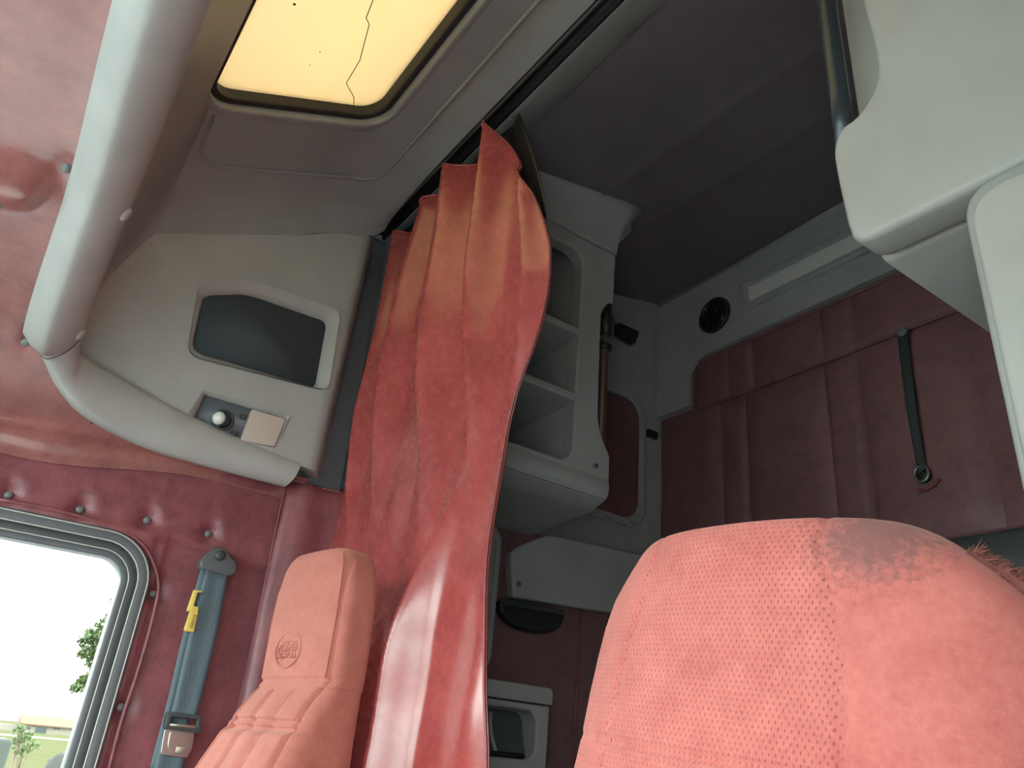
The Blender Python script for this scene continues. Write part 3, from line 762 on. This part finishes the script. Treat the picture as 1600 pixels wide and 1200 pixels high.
box('back_board', (1.86, -1.20, ZL0+.04), (1.874, -.745, 1.46), GREYL, SU)
for py_a in (518, 622):
    z_ = on_x(905, py_a, XC).z
    box('shelf', (XC-.0, -1.152, z_-.011), (1.862, -.76, z_+.011), GREYL, SU, .004)
    tube('shelf_lip', [V(XC+.30, -1.150, z_+.016), V(XC+.02, -1.150, z_+.016)], .006, DARK, SU, 8)
box('shelf_floor_step', (1.70, -1.15, op_b-.01), (1.86, -.77, op_b+.05), GREYL, SU, .01)
q = on_x(931, 728, XC-.004); lathe('screw_hole', Frame(q, (0, -1, 0), (-1, 0, 0)), [(.006, -.004), (.006, .0055), (.0045, .0055), (.003, -.003)], STUD, SU, 12)
lathe('screw_hole_core', Frame(q, (0, -1, 0), (-1, 0, 0)), [(.0042, -.004), (.0042, .0035)], BLACK, SU, 10)
GP = thing('grab_pole', (XC+.006, -1.247, nb_-.02), 'slim dark pole set in the notch of the shelf unit behind the curtain', 'pole')
tube('shaft', [V(XC+.016, -1.247, z) for z in np.linspace(nb_-.03, nt_t+.012, 12)], .0125, BRONZE, GP, 16)
tube('collar', [V(XC+.012, -1.247, nt_t-.085), V(XC+.012, -1.247, nt_t+.012)], .0155, BLACK, GP, 16)
tube('collar', [V(XC+.012, -1.262, nt_t-.12), V(XC+.012, -1.232, nt_t-.12)], .012, BLACK, GP, 12)

# near cupboard, mirrored over the cab's middle; we look at its front end
XNR = .42
NC = thing('near_cupboard', (.2, -1.0, .60), 'large pale grey overhead cupboard end jutting in at the upper right', 'cupboard')
def ey(px, py): q = on_y(px, py, -.735); return (q.x, q.z)
fe = Frame((0, -.735, 0), (1, 0, 0), (0, 1, 0)); fe.U = V(1, 0, 0); fe.V = V(0, 0, 1); fe.W = V(0, 1, 0)
ol = [ey(1330, -120), ey(1345, 0), ey(1360, 60), ey(1368, 105), ey(1362, 140), ey(1338, 178), ey(1312, 200), ey(1300, 232), ey(1304, 270), ey(1320, 345)]
ol = [tuple(p[:2]) for p in catmull([V(a, b, 0) for a, b in ol], 4)]
zbm = ey(1340, 380)[1]
body = ol+[(ol[-1][0]-.004, zbm+.012), (ol[-1][0]-.02, zbm), (-.04, zbm), (-.04, 1.46), (ol[0][0]+.0, 1.46)]
prism('front_end', fe, body, -.055, 0, CUPB, NC, .012, 4)
prism('body', fe, [(.415, zbm+.002), (.42, .66), (.42, .76), (.418, .80), (.418, 1.46), (-.04, 1.46), (-.04, zbm+.002)], -.56, -.055, CUPB, NC, .012)
NP = thing('near_grab_pole', (.40, -.72, .75), 'dark pole with a bright edge standing on the near cupboard lip', 'pole')
pa, pb = on_y(1316, 212, -.748), on_y(1280, -150, -.748)
pa = V(.416, -.752, pa.z-.03); pb = V(pa.x, -.752, 1.50)
tube('shaft', [lerp(pa, pb, t) for t in np.linspace(0, 1, 8)], .0135, simple('dark_pole_finish', (.045, .06, .07), .25, .3), NP, 24)
# lower side moulding under the cupboard, lit through the near side opening
LSP = thing('near_side_moulding', (.1, -.72, ZFL), 'pale grey rounded side moulding below the near cupboard at the right edge', 'panel')
b0 = ey(1515, 300); b1 = ey(1600, 690)
xe = (b0[0]+b1[0])/2
fl = Frame((0, -.728, 0), (1, 0, 0), (0, 1, 0)); fl.U = V(1, 0, 0); fl.V = V(0, 0, 1); fl.W = V(0, 1, 0)
ztop = b0[1]-.004
prism('rim', fl, rpoly([(xe+.008, -1.09), (xe+.008, ztop+.006), (-.04, ztop+.004), (-.04, -1.09)], [.01, .045, .01, .01], 8), -.05, 0, GREYSH, LSP, .006)
prism('cover', fl, rpoly([(xe-.001, -1.09), (xe-.001, ztop-.012), (-.04, ztop-.012), (-.04, -1.09)], [.01, .04, .01, .01], 8), -.02, .010, CUPB, LSP, .009, 4)

# lower fittings on the far sleeper wall, seen between curtain and near seat
XL = 1.78
fl2 = Frame((XL, 0, 0), (0, -1, 0), (-1, 0, 0)); fl2.U = V(0, -1, 0); fl2.V = V(0, 0, 1); fl2.W = V(-1, 0, 0)
tag(prism('wall_sleeper_lower', fl2, [(.76, ZFL), (1.872, ZFL), (1.872, .60), (.76, .60)], -.09, 0, VDARK, None, .004), kind='structure')
def l2(px, py): return fl2.px(px, py)
a, b = l2(790, 935), l2(930, 952); c = l2(845, 838); d = l2(785, 862)
zlo = a[1]; zhi = c[1]
CVP = prism('cable_cover', fl2, rpoly([(a[0], zlo), (1.87, zlo+.035), (1.87, zhi+.03), (c[0], zhi), (d[0]+.002, d[1]+.0)], [.01, .01, .01, .03, .025], 5), 0, .035, GREYL, None, .010, 3); tag(CVP, 'long grey wall cover low on the sleeper side under the shelf unit', 'cover')
q = l2(799, 915); lathe('screw', fl2, [(.008, .034), (.008, .036), (.005, .038)], STUD, CVP, 12, q)
# black half-round hand grip beneath it
GR = thing('recessed_grip', on_x(830, 950, XL), 'black half-round grip below the long grey wall cover', 'grip')
g0, g1 = l2(772, 938), l2(874, 958); gb = l2(820, 992)[1]
pts = [(g0[0], g0[1])]+[(lerp(g0[0], g1[0], .5)-(g1[0]-g0[0])*.5*math.cos(t), lerp(g0[1], g1[1], .5-.5*math.cos(t))-(abs(math.sin(t))**.7)*(g0[1]-gb)*.95) for t in np.linspace(.12, math.pi-.12, 14)]+[(g1[0], g1[1])]
prism('bowl', fl2, pts, 0, .03, BLACK, GR, .010, 4)
prism('lip', fl2, [(g0[0], g0[1]-.012), (g0[0], g0[1]+.004), (g1[0]-.01, g1[1]+.004), (g1[0]-.01, g1[1]-.010)], .028, .036, DARK, GR, .003)
# upright rounded frame next to it
UF = thing('upright_frame', on_x(770, 1060, 1.70), 'slim grey rounded upright frame beside the curtain below the shelf unit', 'frame')
fu = Frame((1.70, 0, 0), (0, -1, 0), (-1, 0, 0)); fu.U = V(0, -1, 0); fu.V = V(0, 0, 1); fu.W = V(-1, 0, 0)
ua, ub = fu.px(786, 850), fu.px(775, 1055)
uo = rrect(.80, ub[1]-.005, ua[0], ua[1]+.05, .05, 8); ui = rrect(.83, ub[1]+.03, ua[0]-.036, ua[1]+.018, .04, 8)
frame_ring('frame', fu, uo, ui, -.07, .0, GREYL, UF, .010)
tube('bead', [fu.P(u, v, .001) for u, v in rrect(.82, ub[1]+.02, ua[0]-.022, ua[1]+.028, .045, 8)], .004, GREY, UF, 8, True)
prism('infill', fu, rrect(.825, ub[1]+.025, ua[0]-.03, ua[1]+.022, .04, 8), -.065, -.05, DARK, UF)
tube('seam', [fl2.P(*l2(px, py), .001) for px, py in ((905, 968), (903, 1060), (900, 1200))], .004, VDARK, GR) if False else None
vs_ = tube('vinyl_seam', [fl2.P(l2(905, 985)[0], z, .001) for z in (.42, .2, -.3)], .004, PIPING, bpy.data.objects['wall_sleeper_lower'], 6)
# storage box with a moulded cup recess
XB = 1.60
fb_ = Frame((XB, 0, 0), (0, -1, 0), (-1, 0, 0)); fb_.U = V(0, -1, 0); fb_.V = V(0, 0, 1); fb_.W = V(-1, 0, 0)
def pb_(px, py): return fb_.px(px, py)
t0, t1 = pb_(757, 1062), pb_(863, 1076); tl_ = pb_(863, 1103); 
zt_b, zl_b2 = t1[1], tl_[1]
SBX = thing('storage_box', (1.7, -1.1, -.5), 'grey storage box with flat lid and moulded cup recess at the bottom', 'box')
prism('lid', fb_, rpoly([(.80, zl_b2+.001), (t1[0], zl_b2+.001), (t1[0], zt_b), (.80, zt_b)], [.003, .003, .012, .003], 4), -.17, .004, GREYL, SBX, .004)
bo = prism('body', fb_, [(.80, -.50), (t1[0]-.003, -.50), (t1[0]-.003, zl_b2-.002), (.80, zl_b2-.002)], -.165, 0, GREYL, None, 0)
r0, r1 = pb_(838, 1112), pb_(833, 1188)
rc = rrect(.84, r1[1], r0[0]+.004, r0[1], .03, 8)
cut(bo, [prism('c', fb_, rc, -.06, .06, None)]); bev(bo, .006, 3, 40); sharp(bo, 45); bo.parent = SBX; bo.matrix_parent_inverse = Matrix.Translation(-SBX.location)
rows = []
for k in range(13):
    t = k/12; rows.append([fb_.P(u, lerp(r1[1]-.001, r0[1]+.001, t), -.058+.040*math.sin(math.pi*min(1, max(0, t)))*.0-.0+.030*(1-t)**2) for u in np.linspace(.842, r0[0]+.002, 8)])
grid('recess_back', rows, SLATE, SBX)
tube('recess_rib', [fb_.P(pb_(787, 1125)[0]-.004*math.sin(t*2), lerp(r1[1]+.012, r0[1]-.012, t), -.05+.028*(1-t)**2) for t in np.linspace(0, 1, 8)], .004, GREYL, SBX, 8)
tube('recess_slot', [fb_.P(u, r1[1]+.006, -.022) for u in np.linspace(.85, r0[0]-.012, 8)], .006, BLACK, SBX, 8)

# ------------------------------------------------------------------ seats
def seat_loft(name, T, cxm, levels, mat, groove=None, nth=150, nz=170, perf=None, ex=4.0):
    """levels: (z, half width, y front, y back, bow) from the bottom up; the outline of each level is a soft-cornered rectangle"""
    zs = [l[0] for l in levels]; f = [[l[k] for l in levels] for k in range(1, 5)]
    vs, uv, pf = [], [], []
    zt, zb0 = zs[-1], zs[0]
    def sect(z, shrink=1.0, zz=None):
        hw, yf, yb_, bow = [itp(z, zs, c) for c in f]; r = []
        ym, hd = (yf+yb_)/2, (yf-yb_)/2
        for k in range(nth):
            a = 2*math.pi*k/nth; c, s = math.cos(a), math.sin(a); e = 2/ex
            x = hw*math.copysign(abs(c)**e, c)*shrink; y = hd*math.copysign(abs(s)**e, s)*shrink
            y -= bow*(abs(x)/max(hw, 1e-4))**2.2*(1 if y > 0 else .85)
            p = V(cxm+x, ym+y, zz if zz is not None else z)
            front = max(0, s)**.5
            if groove and front > .3: p.y -= groove(p.x-cxm, p.z)*min(1, front*1.2)
            r.append(p); uv.append((p.x, p.z)); pf.append(perf(p.x-cxm, p.z, s) if perf else 0.0)
        return r
    rings = [sect(z) for z in np.linspace(zb0, zt, nz)]
    rt = levels[-1][5] if len(levels[-1]) > 5 else .02
    for k in range(1, 9):
        t = k/8; rings.append(sect(zt, max(.02, 1-t*min(.6, rt*2.2/levels[-1][1])) if k < 8 else .02, zt+rt*(1-(1-t)**2)))
    vs = [p for r in rings for p in r]; n = nth; fs = []
    for i in range(len(rings)-1):
        for k in range(n): fs.append((i*n+k, i*n+(k+1) % n, (i+1)*n+(k+1) % n, (i+1)*n+k))
    fs.append(tuple(range(n))[::-1]); fs.append(tuple(range((len(rings)-1)*n, len(rings)*n)))
    o = mesh(name, vs, fs, mat, T); me = o.data
    ul = me.uv_layers.new(name='UVMap')
    for lp in me.loops: ul.data[lp.index].uv = uv[lp.vertex_index]
    if perf:
        at = me.attributes.new('perforated', 'FLOAT', 'POINT')
        for i, q_ in enumerate(pf): at.data[i].value = q_
    return recalc(o)
def gr(d, wd=.005): return math.exp(-(d/wd)**2)
# far seat with one-piece headrest
CXF = 1.402; SEAT_YAW = math.radians(10)
FSEAT = thing('passenger_seat', (CXF, -.45, ZFL), 'rust red ribbed velour seat with embossed emblem on its headrest, by the far window', 'seat')
def g_head(x, z): return .006*gr(abs(x)-.110, .004)+.006*gr(z-.098, .004)
seat_loft('headrest', FSEAT, CXF, [(.085, .126, -.502, -.585, .004), (.11, .127, -.503, -.585, .005), (.2, .129, -.500, -.582, .006), (.255, .126, -.500, -.580, .006), (.295, .112, -.501, -.578, .006), (.310, .102, -.503, -.575, .006, .014)], VELOUR2, g_head, 140, 90, None, 5)
def g_back(x, z):
    d = .009*gr(z-.018, .006)+.006*gr(z-.030, .004)+.009*gr(z+.062, .006)+.009*gr(z+.16, .006)
    e = .102+.25*max(0, .06-z)*.4
    return 1.7*d*(1 if abs(x) < e else .3)+.013*gr(abs(x)-e, .005)+.011*gr(abs(x)-.035, .004)*(1 if z < .08 else 0)
seat_loft('backrest', FSEAT, CXF, [(-.62, .23, -.33, -.56, .0), (-.30, .21, -.355, -.585, -.02), (-.15, .165, -.385, -.590, -.012), (-.05, .144, -.425, -.590, -.006), (.01, .136, -.452, -.588, -.002), (.06, .130, -.482, -.586, .002), (.085, .126, -.500, -.585, .004, .006)], VELOUR2, g_back, 320, 420, None, 4.5)
seat_loft('seat_cushion', FSEAT, CXF, [(-.75, .25, .16, -.50, .02), (-.62, .26, .17, -.50, .02), (-.60, .25, .16, -.50, .02, .03)], VELOUR2, None, 80, 14, None, 6)
box('pedestal', (CXF-.2, -.45, ZFL+.002), (CXF+.2, .1, -.74), DARK, FSEAT, .03)
for s in (-1,): tube('edge_welt', catmull([V(CXF+s*.111, -.506, .10), V(CXF+s*.111, -.506, .2), V(CXF+s*.105, -.506, .28), V(CXF+s*.094, -.508, .312)], 6), .0016, VELOUR2, FSEAT, 6)
# embossed round emblem
fem = Frame(V(CXF+.018, -.5030, .148), (-1, 0, 0), (0, 1, 0)); fem.V = V(0, 0, 1); fem.U = V(-1.4, 0, 0)
EM = tube('emblem_ring', [fem.P(.030*math.cos(a), .030*math.sin(a), .001) for a in np.linspace(0, 2*math.pi, 48, endpoint=False)], .0022, VELOUR2, FSEAT, 6, True)
EM['label'] = 'round embossed emblem with three rows of worn raised letters'
def stroke(u0, v0, u1, v1):
    tube('raised_letter_stroke', [fem.P(u0, v0, .0014), fem.P(u1, v1, .0014)], .0014, VELOUR2, EM, 5)
random.seed(3)
for vrow, n_, wd in ((.0095, 5, .040), (0, 6, .050), (-.0105, 6, .046)):
    for k in range(n_):
        u = -wd/2+wd*(k+.25)/n_; h = .0042; l_ = wd/n_*.55
        pat = [[(0, -h, 0, h), (0, h, l_, -h), (l_, -h, l_, h)], [(0, -h, l_/2, h), (l_/2, h, l_, -h), (l_*.2, -.001, l_*.8, -.001)], [(0, -h, 0, h), (0, 0, l_, 0), (l_, -h, l_, h)], [(0, -h, 0, h), (0, -h, l_, -h)], [(0, -h, 0, h), (0, h, l_, h), (0, 0, l_*.8, 0)], [(0, -h, 0, h), (0, h, l_/2, 0), (l_/2, 0, l_, h), (l_, h, l_, -h)]]
        for s_ in random.choice(pat): stroke(u+s_[0], vrow+s_[1], u+s_[2], vrow+s_[3])

# the whole seat is turned a little towards the middle of the cab
for o_ in FSEAT.children_recursive:
    R_ = Matrix.Translation((CXF, -.54, 0)) @ Matrix.Rotation(SEAT_YAW, 4, 'Z') @ Matrix.Translation((-CXF, .54, 0))
    o_.data.transform(R_)
# near seat in salmon velour, back draped with brown fleece
CXN = .487
NSEAT = thing('driver_seat', (CXN, -.55, ZFL), 'salmon pink perforated velour seat back filling the lower right', 'seat')
def seam_x(z): return .132+.0*z+.03*max(0, (.12-z))*.4
def g_near(x, z):
    d = .006*gr(abs(x)-itp(z, [-.3, 0, .1, .2], [.140, .128, .120, .095]), .0026)+.006*gr(z-.018, .004)*(1 if abs(x) < .15 else .4)
    return d+.0015*math.sin(x*31+2)*math.sin(z*27)
def perf_near(x, z, s):
    lim = itp(z, [-.3, 0, .1, .2], [.140, .128, .120, .095])
    return 1.0 if (s > .2 and (x > -lim) and z > -.6) else 0.0
seat_loft('backrest', NSEAT, CXN, [(-.62, .240, -.40, -.60, .0), (-.30, .238, -.45, -.62, .0), (-.05, .224, -.522, -.655, .03), (.0, .229, -.532, -.66, .035), (.06, .236, -.541, -.665, .042), (.10, .237, -.546, -.665, .048), (.13, .232, -.549, -.664, .05), (.16, .217, -.550, -.662, .05), (.182, .197, -.551, -.660, .048), (.198, .178, -.553, -.655, .042, .022)], VELOUR, g_near, 260, 230, perf_near, 3.2)
seat_loft('seat_cushion', NSEAT, CXN, [(-.75, .25, .1, -.55, .02), (-.62, .26, .11, -.55, .02), (-.60, .25, .10, -.55, .02, .03)], VELOUR, None, 80, 14, None, 6)
box('pedestal', (CXN-.2, -.5, ZFL+.002), (CXN+.2, .05, -.74), DARK, NSEAT, .03)
def fleece():
    rng = np.random.default_rng(5); vs, fs = [], []
    base = []
    nx, nz_ = 60, 90
    def srf(u, v):      # u -1..1 across, v 0..1 up the back
        z = lerp(-.45, .195, v); hw = itp(z, [-.5, .09, .14, .17, .195], [.245, .245, .235, .215, .18])
        x = CXN-.006+u*hw; y = itp(z, [-.5, 0, .15, .195], [-.64, -.672, -.675, -.662])+.03*abs(u)**5
        return V(x, y, z)
    for j in range(nz_):
        for i in range(nx): base.append(srf(-1+2*i/(nx-1), j/(nz_-1)))
    vs += base; fs += [(j*nx+i, j*nx+i+1, (j+1)*nx+i+1, (j+1)*nx+i) for j in range(nz_-1) for i in range(nx-1)]
    for _ in range(34000):
        e = rng.random(); u = rng.uniform(-1, 1); v = rng.random()**.6
        if e < .55: u = -1+.12*rng.random(); v = .6+.4*rng.random()
        elif e < .8: v = 1-.08*rng.random()
        p = srf(u, v); d = V(u*.5*abs(u)**2+rng.normal(0, .35), -.9+rng.normal(0, .3), .55*sm(v, .8, 1)+rng.normal(0, .4)).normalized()
        L = rng.uniform(.008, .018); s = d.cross(V(*rng.normal(size=3))).normalized()*.0009; k = len(vs)
        vs += [p-s, p+s, p+d*L+V(0, 0, -.003)]; fs.append((k, k+1, k+2))
    o = mesh('fleece_cover', vs, fs, FLEECE, NSEAT); o['kind'] = 'stuff'; o['label'] = 'brown fleece draped over the back of the seat'
fleece()
# the backrest hangs a little lower on the door side
for o_ in NSEAT.children:
    if o_.name.split('.')[0] in ('backrest', 'fleece_cover'):
        o_.data.transform(Matrix.Translation((CXN, 0, .1)) @ Matrix.Rotation(math.radians(-4.6), 4, 'Y') @ Matrix.Translation((-CXN, 0, -.1)))

# ------------------------------------------------------------------ seat belt on the door pillar
XBT = 1.868
SB = thing('seat_belt', on_x(240, 1200, XBT), 'dark grey seat belt with steel tongue and yellow clip on the red door pillar', 'seat belt')
fbt = Frame((XBT, 0, 0), (0, -1, 0), (-1, 0, 0)); fbt.U = V(0, -1, 0); fbt.V = V(0, 0, 1); fbt.W = V(-1, 0, 0)
def bt(L): return [fbt.px(a, b) for a, b in L]
anc = rpoly(bt([(318, 868), (336, 856), (350, 857), (357, 868), (368, 880), (368, 896), (356, 902), (312, 890), (310, 880)]), .006, 4)
prism('anchor', fbt, anc, -.02, .012, SLATE, SB, .005)
u, v = fbt.px(341, 869); lathe('bolt_cap', fbt, [(.012, .01), (.012, .016), (.008, .019), (.002, .020)], DARK, SB, 18, (u, v))
def strip(name, L, R_, w_, mat, par, thick=.002):
    l, r = bt(L), bt(R_); l = catmull([V(*p, 0) for p in l], 8); r = catmull([V(*p, 0) for p in r], 8); rows = []
    for i in range(len(l)):
        rows.append([fbt.P(*lerp(l[i], r[i], s).xy, w_(i/(len(l)-1))+.0012*math.sin(s*9)) for s in np.linspace(0, 1, 7)])
    return grid(name, rows, mat, par, thick)
strip('webbing_back', [(313, 888), (283, 1000), (262, 1090), (232, 1205)], [(356, 900), (326, 1005), (296, 1120), (280, 1205)], lambda t: .004, WEB, SB)
strip('webbing', [(320, 890), (291, 1000), (268, 1100), (262, 1112)], [(355, 899), (335, 1000), (308, 1105), (304, 1120)], lambda t: .010+.01*t, WEB, SB)
strip('webbing_lower', [(250, 1150), (243, 1180), (236, 1212)], [(295, 1150), (288, 1180), (282, 1212)], lambda t: .012, WEB, SB)
to = rpoly(bt([(256, 1112), (310, 1118), (308, 1146), (252, 1138)]), .006, 4); ti = rpoly(bt([(263, 1119), (303, 1124), (301, 1135), (260, 1130)]), .002, 4)
TG = frame_ring('tongue', fbt, to, ti, .008, .030, DARK, SB, .004)
prism('latch_plate', fbt, rpoly(bt([(254, 1138), (300, 1144), (296, 1170), (288, 1184), (247, 1178)]), .006, 4), .016, .020, CHROME, TG, .0008, smooth=False)
prism('latch_window', fbt, rpoly(bt([(272, 1166), (285, 1168), (283, 1177), (270, 1175)]), .001, 2), .0195, .0238, simple('pale_slot', (.55, .56, .42), .5), TG)
prism('latch_web', fbt, rpoly(bt([(262, 1142), (294, 1146), (290, 1176), (266, 1178), (258, 1166)]), .007, 4), .020, .0225, CHROME, TG, .0006, smooth=False)
prism('retaining_bar', fbt, rpoly(bt([(261, 1130), (300, 1134), (299, 1138), (260, 1134)]), .001, 2), .026, .031, simple('bar_steel', (.6, .6, .45), .3, .6), TG)
YC = prism('yellow_clip', fbt, bt([(300, 923), (313, 925), (312.5, 927), (305, 927.5), (299, 948), (307, 950), (305, 962), (299, 989), (286, 987), (285, 984), (294, 957), (289, 955)]), .008, .020, YELLOW, SB, .001)
YC['label'] = 'yellow plastic clip with tiny dark printed letters'
INK = simple('printed_ink', (.10, .09, .03), .6)
for k in range(8):
    a, b = fbt.px(301.5-k*.95, 963+k*2.6); prism('printed_mark', fbt, [(a-.004, b-.0009), (a+.003+.001*(k % 2), b-.0009), (a+.003, b+.0006), (a-.004, b+.0006)], .0198, .0206, INK, YC)

# ------------------------------------------------------------------ sun visor bracket at the left edge
vb = on_z(0, 300, .765); VB = thing('visor_bracket', vb, 'dark visor bracket with a bright screw at the left edge', 'bracket')
fv = Frame(V(vb.x, vb.y, .768), (1, 0, 0), (0, .15, -1))
def vp_(L): return [fv.px(a, b) for a, b in L]
prism('plate', fv, rpoly(vp_([(-40, 230), (2, 262), (27, 297), (8, 348), (-40, 360)]), .006, 4), -.012, .008, DARK, VB, .004)
prism('cover_plate', fv, rpoly(vp_([(-40, 250), (-2, 278), (15, 300), (0, 335), (-40, 345)]), .004, 4), .006, .013, simple('bronze_grey', (.16, .15, .14), .35, .3), VB, .003)
u, v = fv.px(7, 294); lathe('screw', fv, [(.006, .011), (.006, .015), (.004, .017), (.001, .0165)], CHROME, VB, 14, (u, v))

# ------------------------------------------------------------------ outside the far window
GZ = -2.7
def field():
    m = M('dry_field'); n = m.noise(.15, 5); m.base(m.ramp(n, [(.3, (.078, .082, .040)), (.55, (.088, .086, .048)), (.7, (.070, .080, .034))])).rough(.95).set(Specular_IOR_Level=0.0); return m.m
o = mesh('ground_field', [(-700, -600, GZ), (700, -600, GZ), (700, 600, GZ), (-700, 600, GZ)], [(0, 1, 2, 3)], field(), None, False); tag(o, kind='structure')
o = mesh('ground_bounce', [(-60, -60, GZ+.02), (16, -60, GZ+.02), (16, 60, GZ+.02), (-60, 60, GZ+.02)], [(0, 1, 2, 3)], plastic('pale_bounce_ground', (.44, .45, .45), .9), None, False); tag(o, kind='structure')  # unseen pale ground, added to bounce neutral light up into the cab
o = mesh('ground_verge', [(150, -300, GZ+.02), (168, -300, GZ+.02), (168, 300, GZ+.02), (150, 300, GZ+.02)], [(0, 1, 2, 3)], simple('verge_grass', (.062, .078, .034), .95), None, False); tag(o, kind='structure')
HX = 210.0
def hpt(px, py): return on_x(px, py, HX)
h0, h1, hr_, hb = hpt(30, 1130), hpt(112, 1150), hpt(34, 1125), hpt(70, 1152)
ya, yb2 = hpt(33, 1140).y, hpt(113, 1140).y; zg, ze, zr = GZ, hpt(70, 1133).z, hpt(70, 1127).z
HS = thing('farmhouse', (HX, (ya+yb2)/2, GZ), 'small cream farmhouse with orange roof far across the field', 'house')
HW = simple('cream_render', (.20, .18, .145), .9); HR = simple('orange_tiles', (.15, .085, .05), .9); HD_ = simple('dark_house_opening', (.03, .042, .045), .4)  # one dark tone for the house door and windows
box('walls', (HX, yb2, zg), (HX+9, ya, ze), HW, HS)
box('side_wing', (HX+1.5, ya, zg), (HX+8, ya+4.0, ze-.4), HW, HS)
hy = (HX-.6, HX+4.5, HX+9.6)
mesh('roof', [(hy[0], yb2-.5, ze), (hy[0], ya+.5, ze), (hy[1], ya+.5, zr+1.0), (hy[1], yb2-.5, zr+1.0), (hy[2], yb2-.5, ze), (hy[2], ya+.5, ze), (hy[0], yb2-.5, ze-.25), (hy[0], ya+.5, ze-.25)], [(0, 1, 2, 3), (3, 2, 5, 4), (0, 3, 4), (1, 5, 2), (0, 6, 7, 1)], HR, HS, False)
def hbox(n, a, b, c, d):
    p, q = hpt(a, b), hpt(c, d); box(n, (HX-.15, min(p.y, q.y), min(p.z, q.z)), (HX+.2, max(p.y, q.y), max(p.z, q.z)), HD_, HS)
hbox('door', 57, 1136, 70, 1149)
for a in (36, 43, 84, 90): hbox('window', a, 1136, a+3.5, 1140)
# tree, sapling, post and boulder
LEAF = M('bright_leaf'); LEAF.base(LEAF.ramp(LEAF.noise(3, 3), [(.35, (.035, .065, .014)), (.65, (.085, .115, .03))])).rough(.6); LEAF = LEAF.m
BARK = simple('bark', (.14, .10, .07), .9)
def leaves(name, T, clumps, n, size, seed, X):
    rng = np.random.default_rng(seed); vs, fs = [], []
    tot = sum(c[3] for c in clumps)
    for cy, cz_, r, wgt in clumps:
        for _ in range(int(n*wgt/tot)):
            d = rng.normal(size=3); d /= np.linalg.norm(d); d *= r*rng.random()**.45
            p = V(X+d[0], cy+d[1], cz_+d[2]*.9)
            a = V(*rng.normal(size=3)).normalized(); b = a.cross(V(*rng.normal(size=3))).normalized(); s = size*rng.uniform(.6, 1.3); k = len(vs)
            vs += [p-a*s, p+b*s*.5, p+a*s, p-b*s*.5]; fs.append((k, k+1, k+2, k+3))
    o = mesh(name, vs, fs, LEAF, T, False); o['kind'] = 'stuff'; return o
TX = 26.0
def tp(px, py): q = on_x(px, py, TX); return q.y, q.z
TR = thing('tree', (TX, tp(215, 1100)[0], GZ), 'leafy green tree half hidden by the window pillar', 'tree')
cl = []
for px, py, rp, wgt in ((160, 990, 17, 1), (175, 968, 10, .5), (138, 1000, 12, .6), (150, 1025, 15, .8), (172, 1015, 22, 1.2), (130, 1022, 6, .2), (150, 1062, 14, .9), (132, 1068, 10, .5), (118, 1075, 6, .25), (165, 1055, 20, 1), (145, 1085, 10, .4), (180, 940, 6, .15), (200, 1000, 40, 2), (215, 1050, 45, 2), (240, 980, 45, 2)):
    y_, z_ = tp(px, py); cl.append((y_, z_, rp*TX/1250*1.25, wgt))
leaves('foliage', TR, cl, 9000, .06, 4, TX)
ty, tz = tp(215, 1050)
tube('trunk', catmull([V(TX, ty, GZ), V(TX+.1, ty+.1, GZ+1.2), V(TX, ty, tz)], 6), .16, BARK, TR, 8)
for c in cl[:11]: tube('branch', catmull([V(TX, ty, tz-.3), V(TX+.2, (ty+c[0])/2, (tz+c[1])/2-.15), V(TX, c[0], c[1])], 5), .03, BARK, TR, 5, False, lambda t: .05*(1-.8*t))
SX = 9.0
def sp_(px, py): q = on_x(px, py, SX); return q.y, q.z
y_, z_ = sp_(32, 1200)
SPL = thing('sapling', (SX, y_, GZ), 'pale young sapling in front of the far farmhouse', 'sapling')
tops_ = [(30, 1140), (40, 1150), (24, 1160), (52, 1165), (33, 1175)]
tube('stem', catmull([V(SX, y_, GZ), V(SX, y_+.02, (GZ+z_)/2), V(SX, sp_(31, 1150)[0], sp_(31, 1150)[1])], 6), .012, BARK, SPL, 6)
for a, b in tops_:
    c = sp_(a, b); tube('twig', [V(SX, y_, z_-.1), V(SX, (y_+c[0])/2, (z_+c[1])/2), V(SX, c[0], c[1])], .006, BARK, SPL, 5)
leaves('foliage', SPL, [(*sp_(a, b), .06, 1) for a, b in tops_], 260, .022, 8, SX)
PX = 7.0; y_, z_ = on_x(22, 1156, PX).yz
tag(box('concrete_post', (PX, y_, GZ), (PX+.5, y_+.4, z_), simple('weathered_concrete', (.042, .046, .038), .9), None, .03), 'weathered grey concrete post at the lower left corner of the window', 'post')
q = on_x(97, 1196, 14.0); bm = bmesh.new(); bmesh.ops.create_icosphere(bm, subdivisions=3, radius=.22)
for v_ in bm.verts: v_.co *= 1+.25*math.sin(v_.co.x*23+1)*math.sin(v_.co.y*19)*math.sin(v_.co.z*17+2)
me = bpy.data.meshes.new('boulder'); bm.to_mesh(me); bm.free(); o = link(bpy.data.objects.new('boulder', me), simple('stone', (.04, .038, .033), .9)); o.location = (14.0, q.y, q.z-.05)
tag(o, 'small grey boulder in the grass beyond the window', 'boulder')
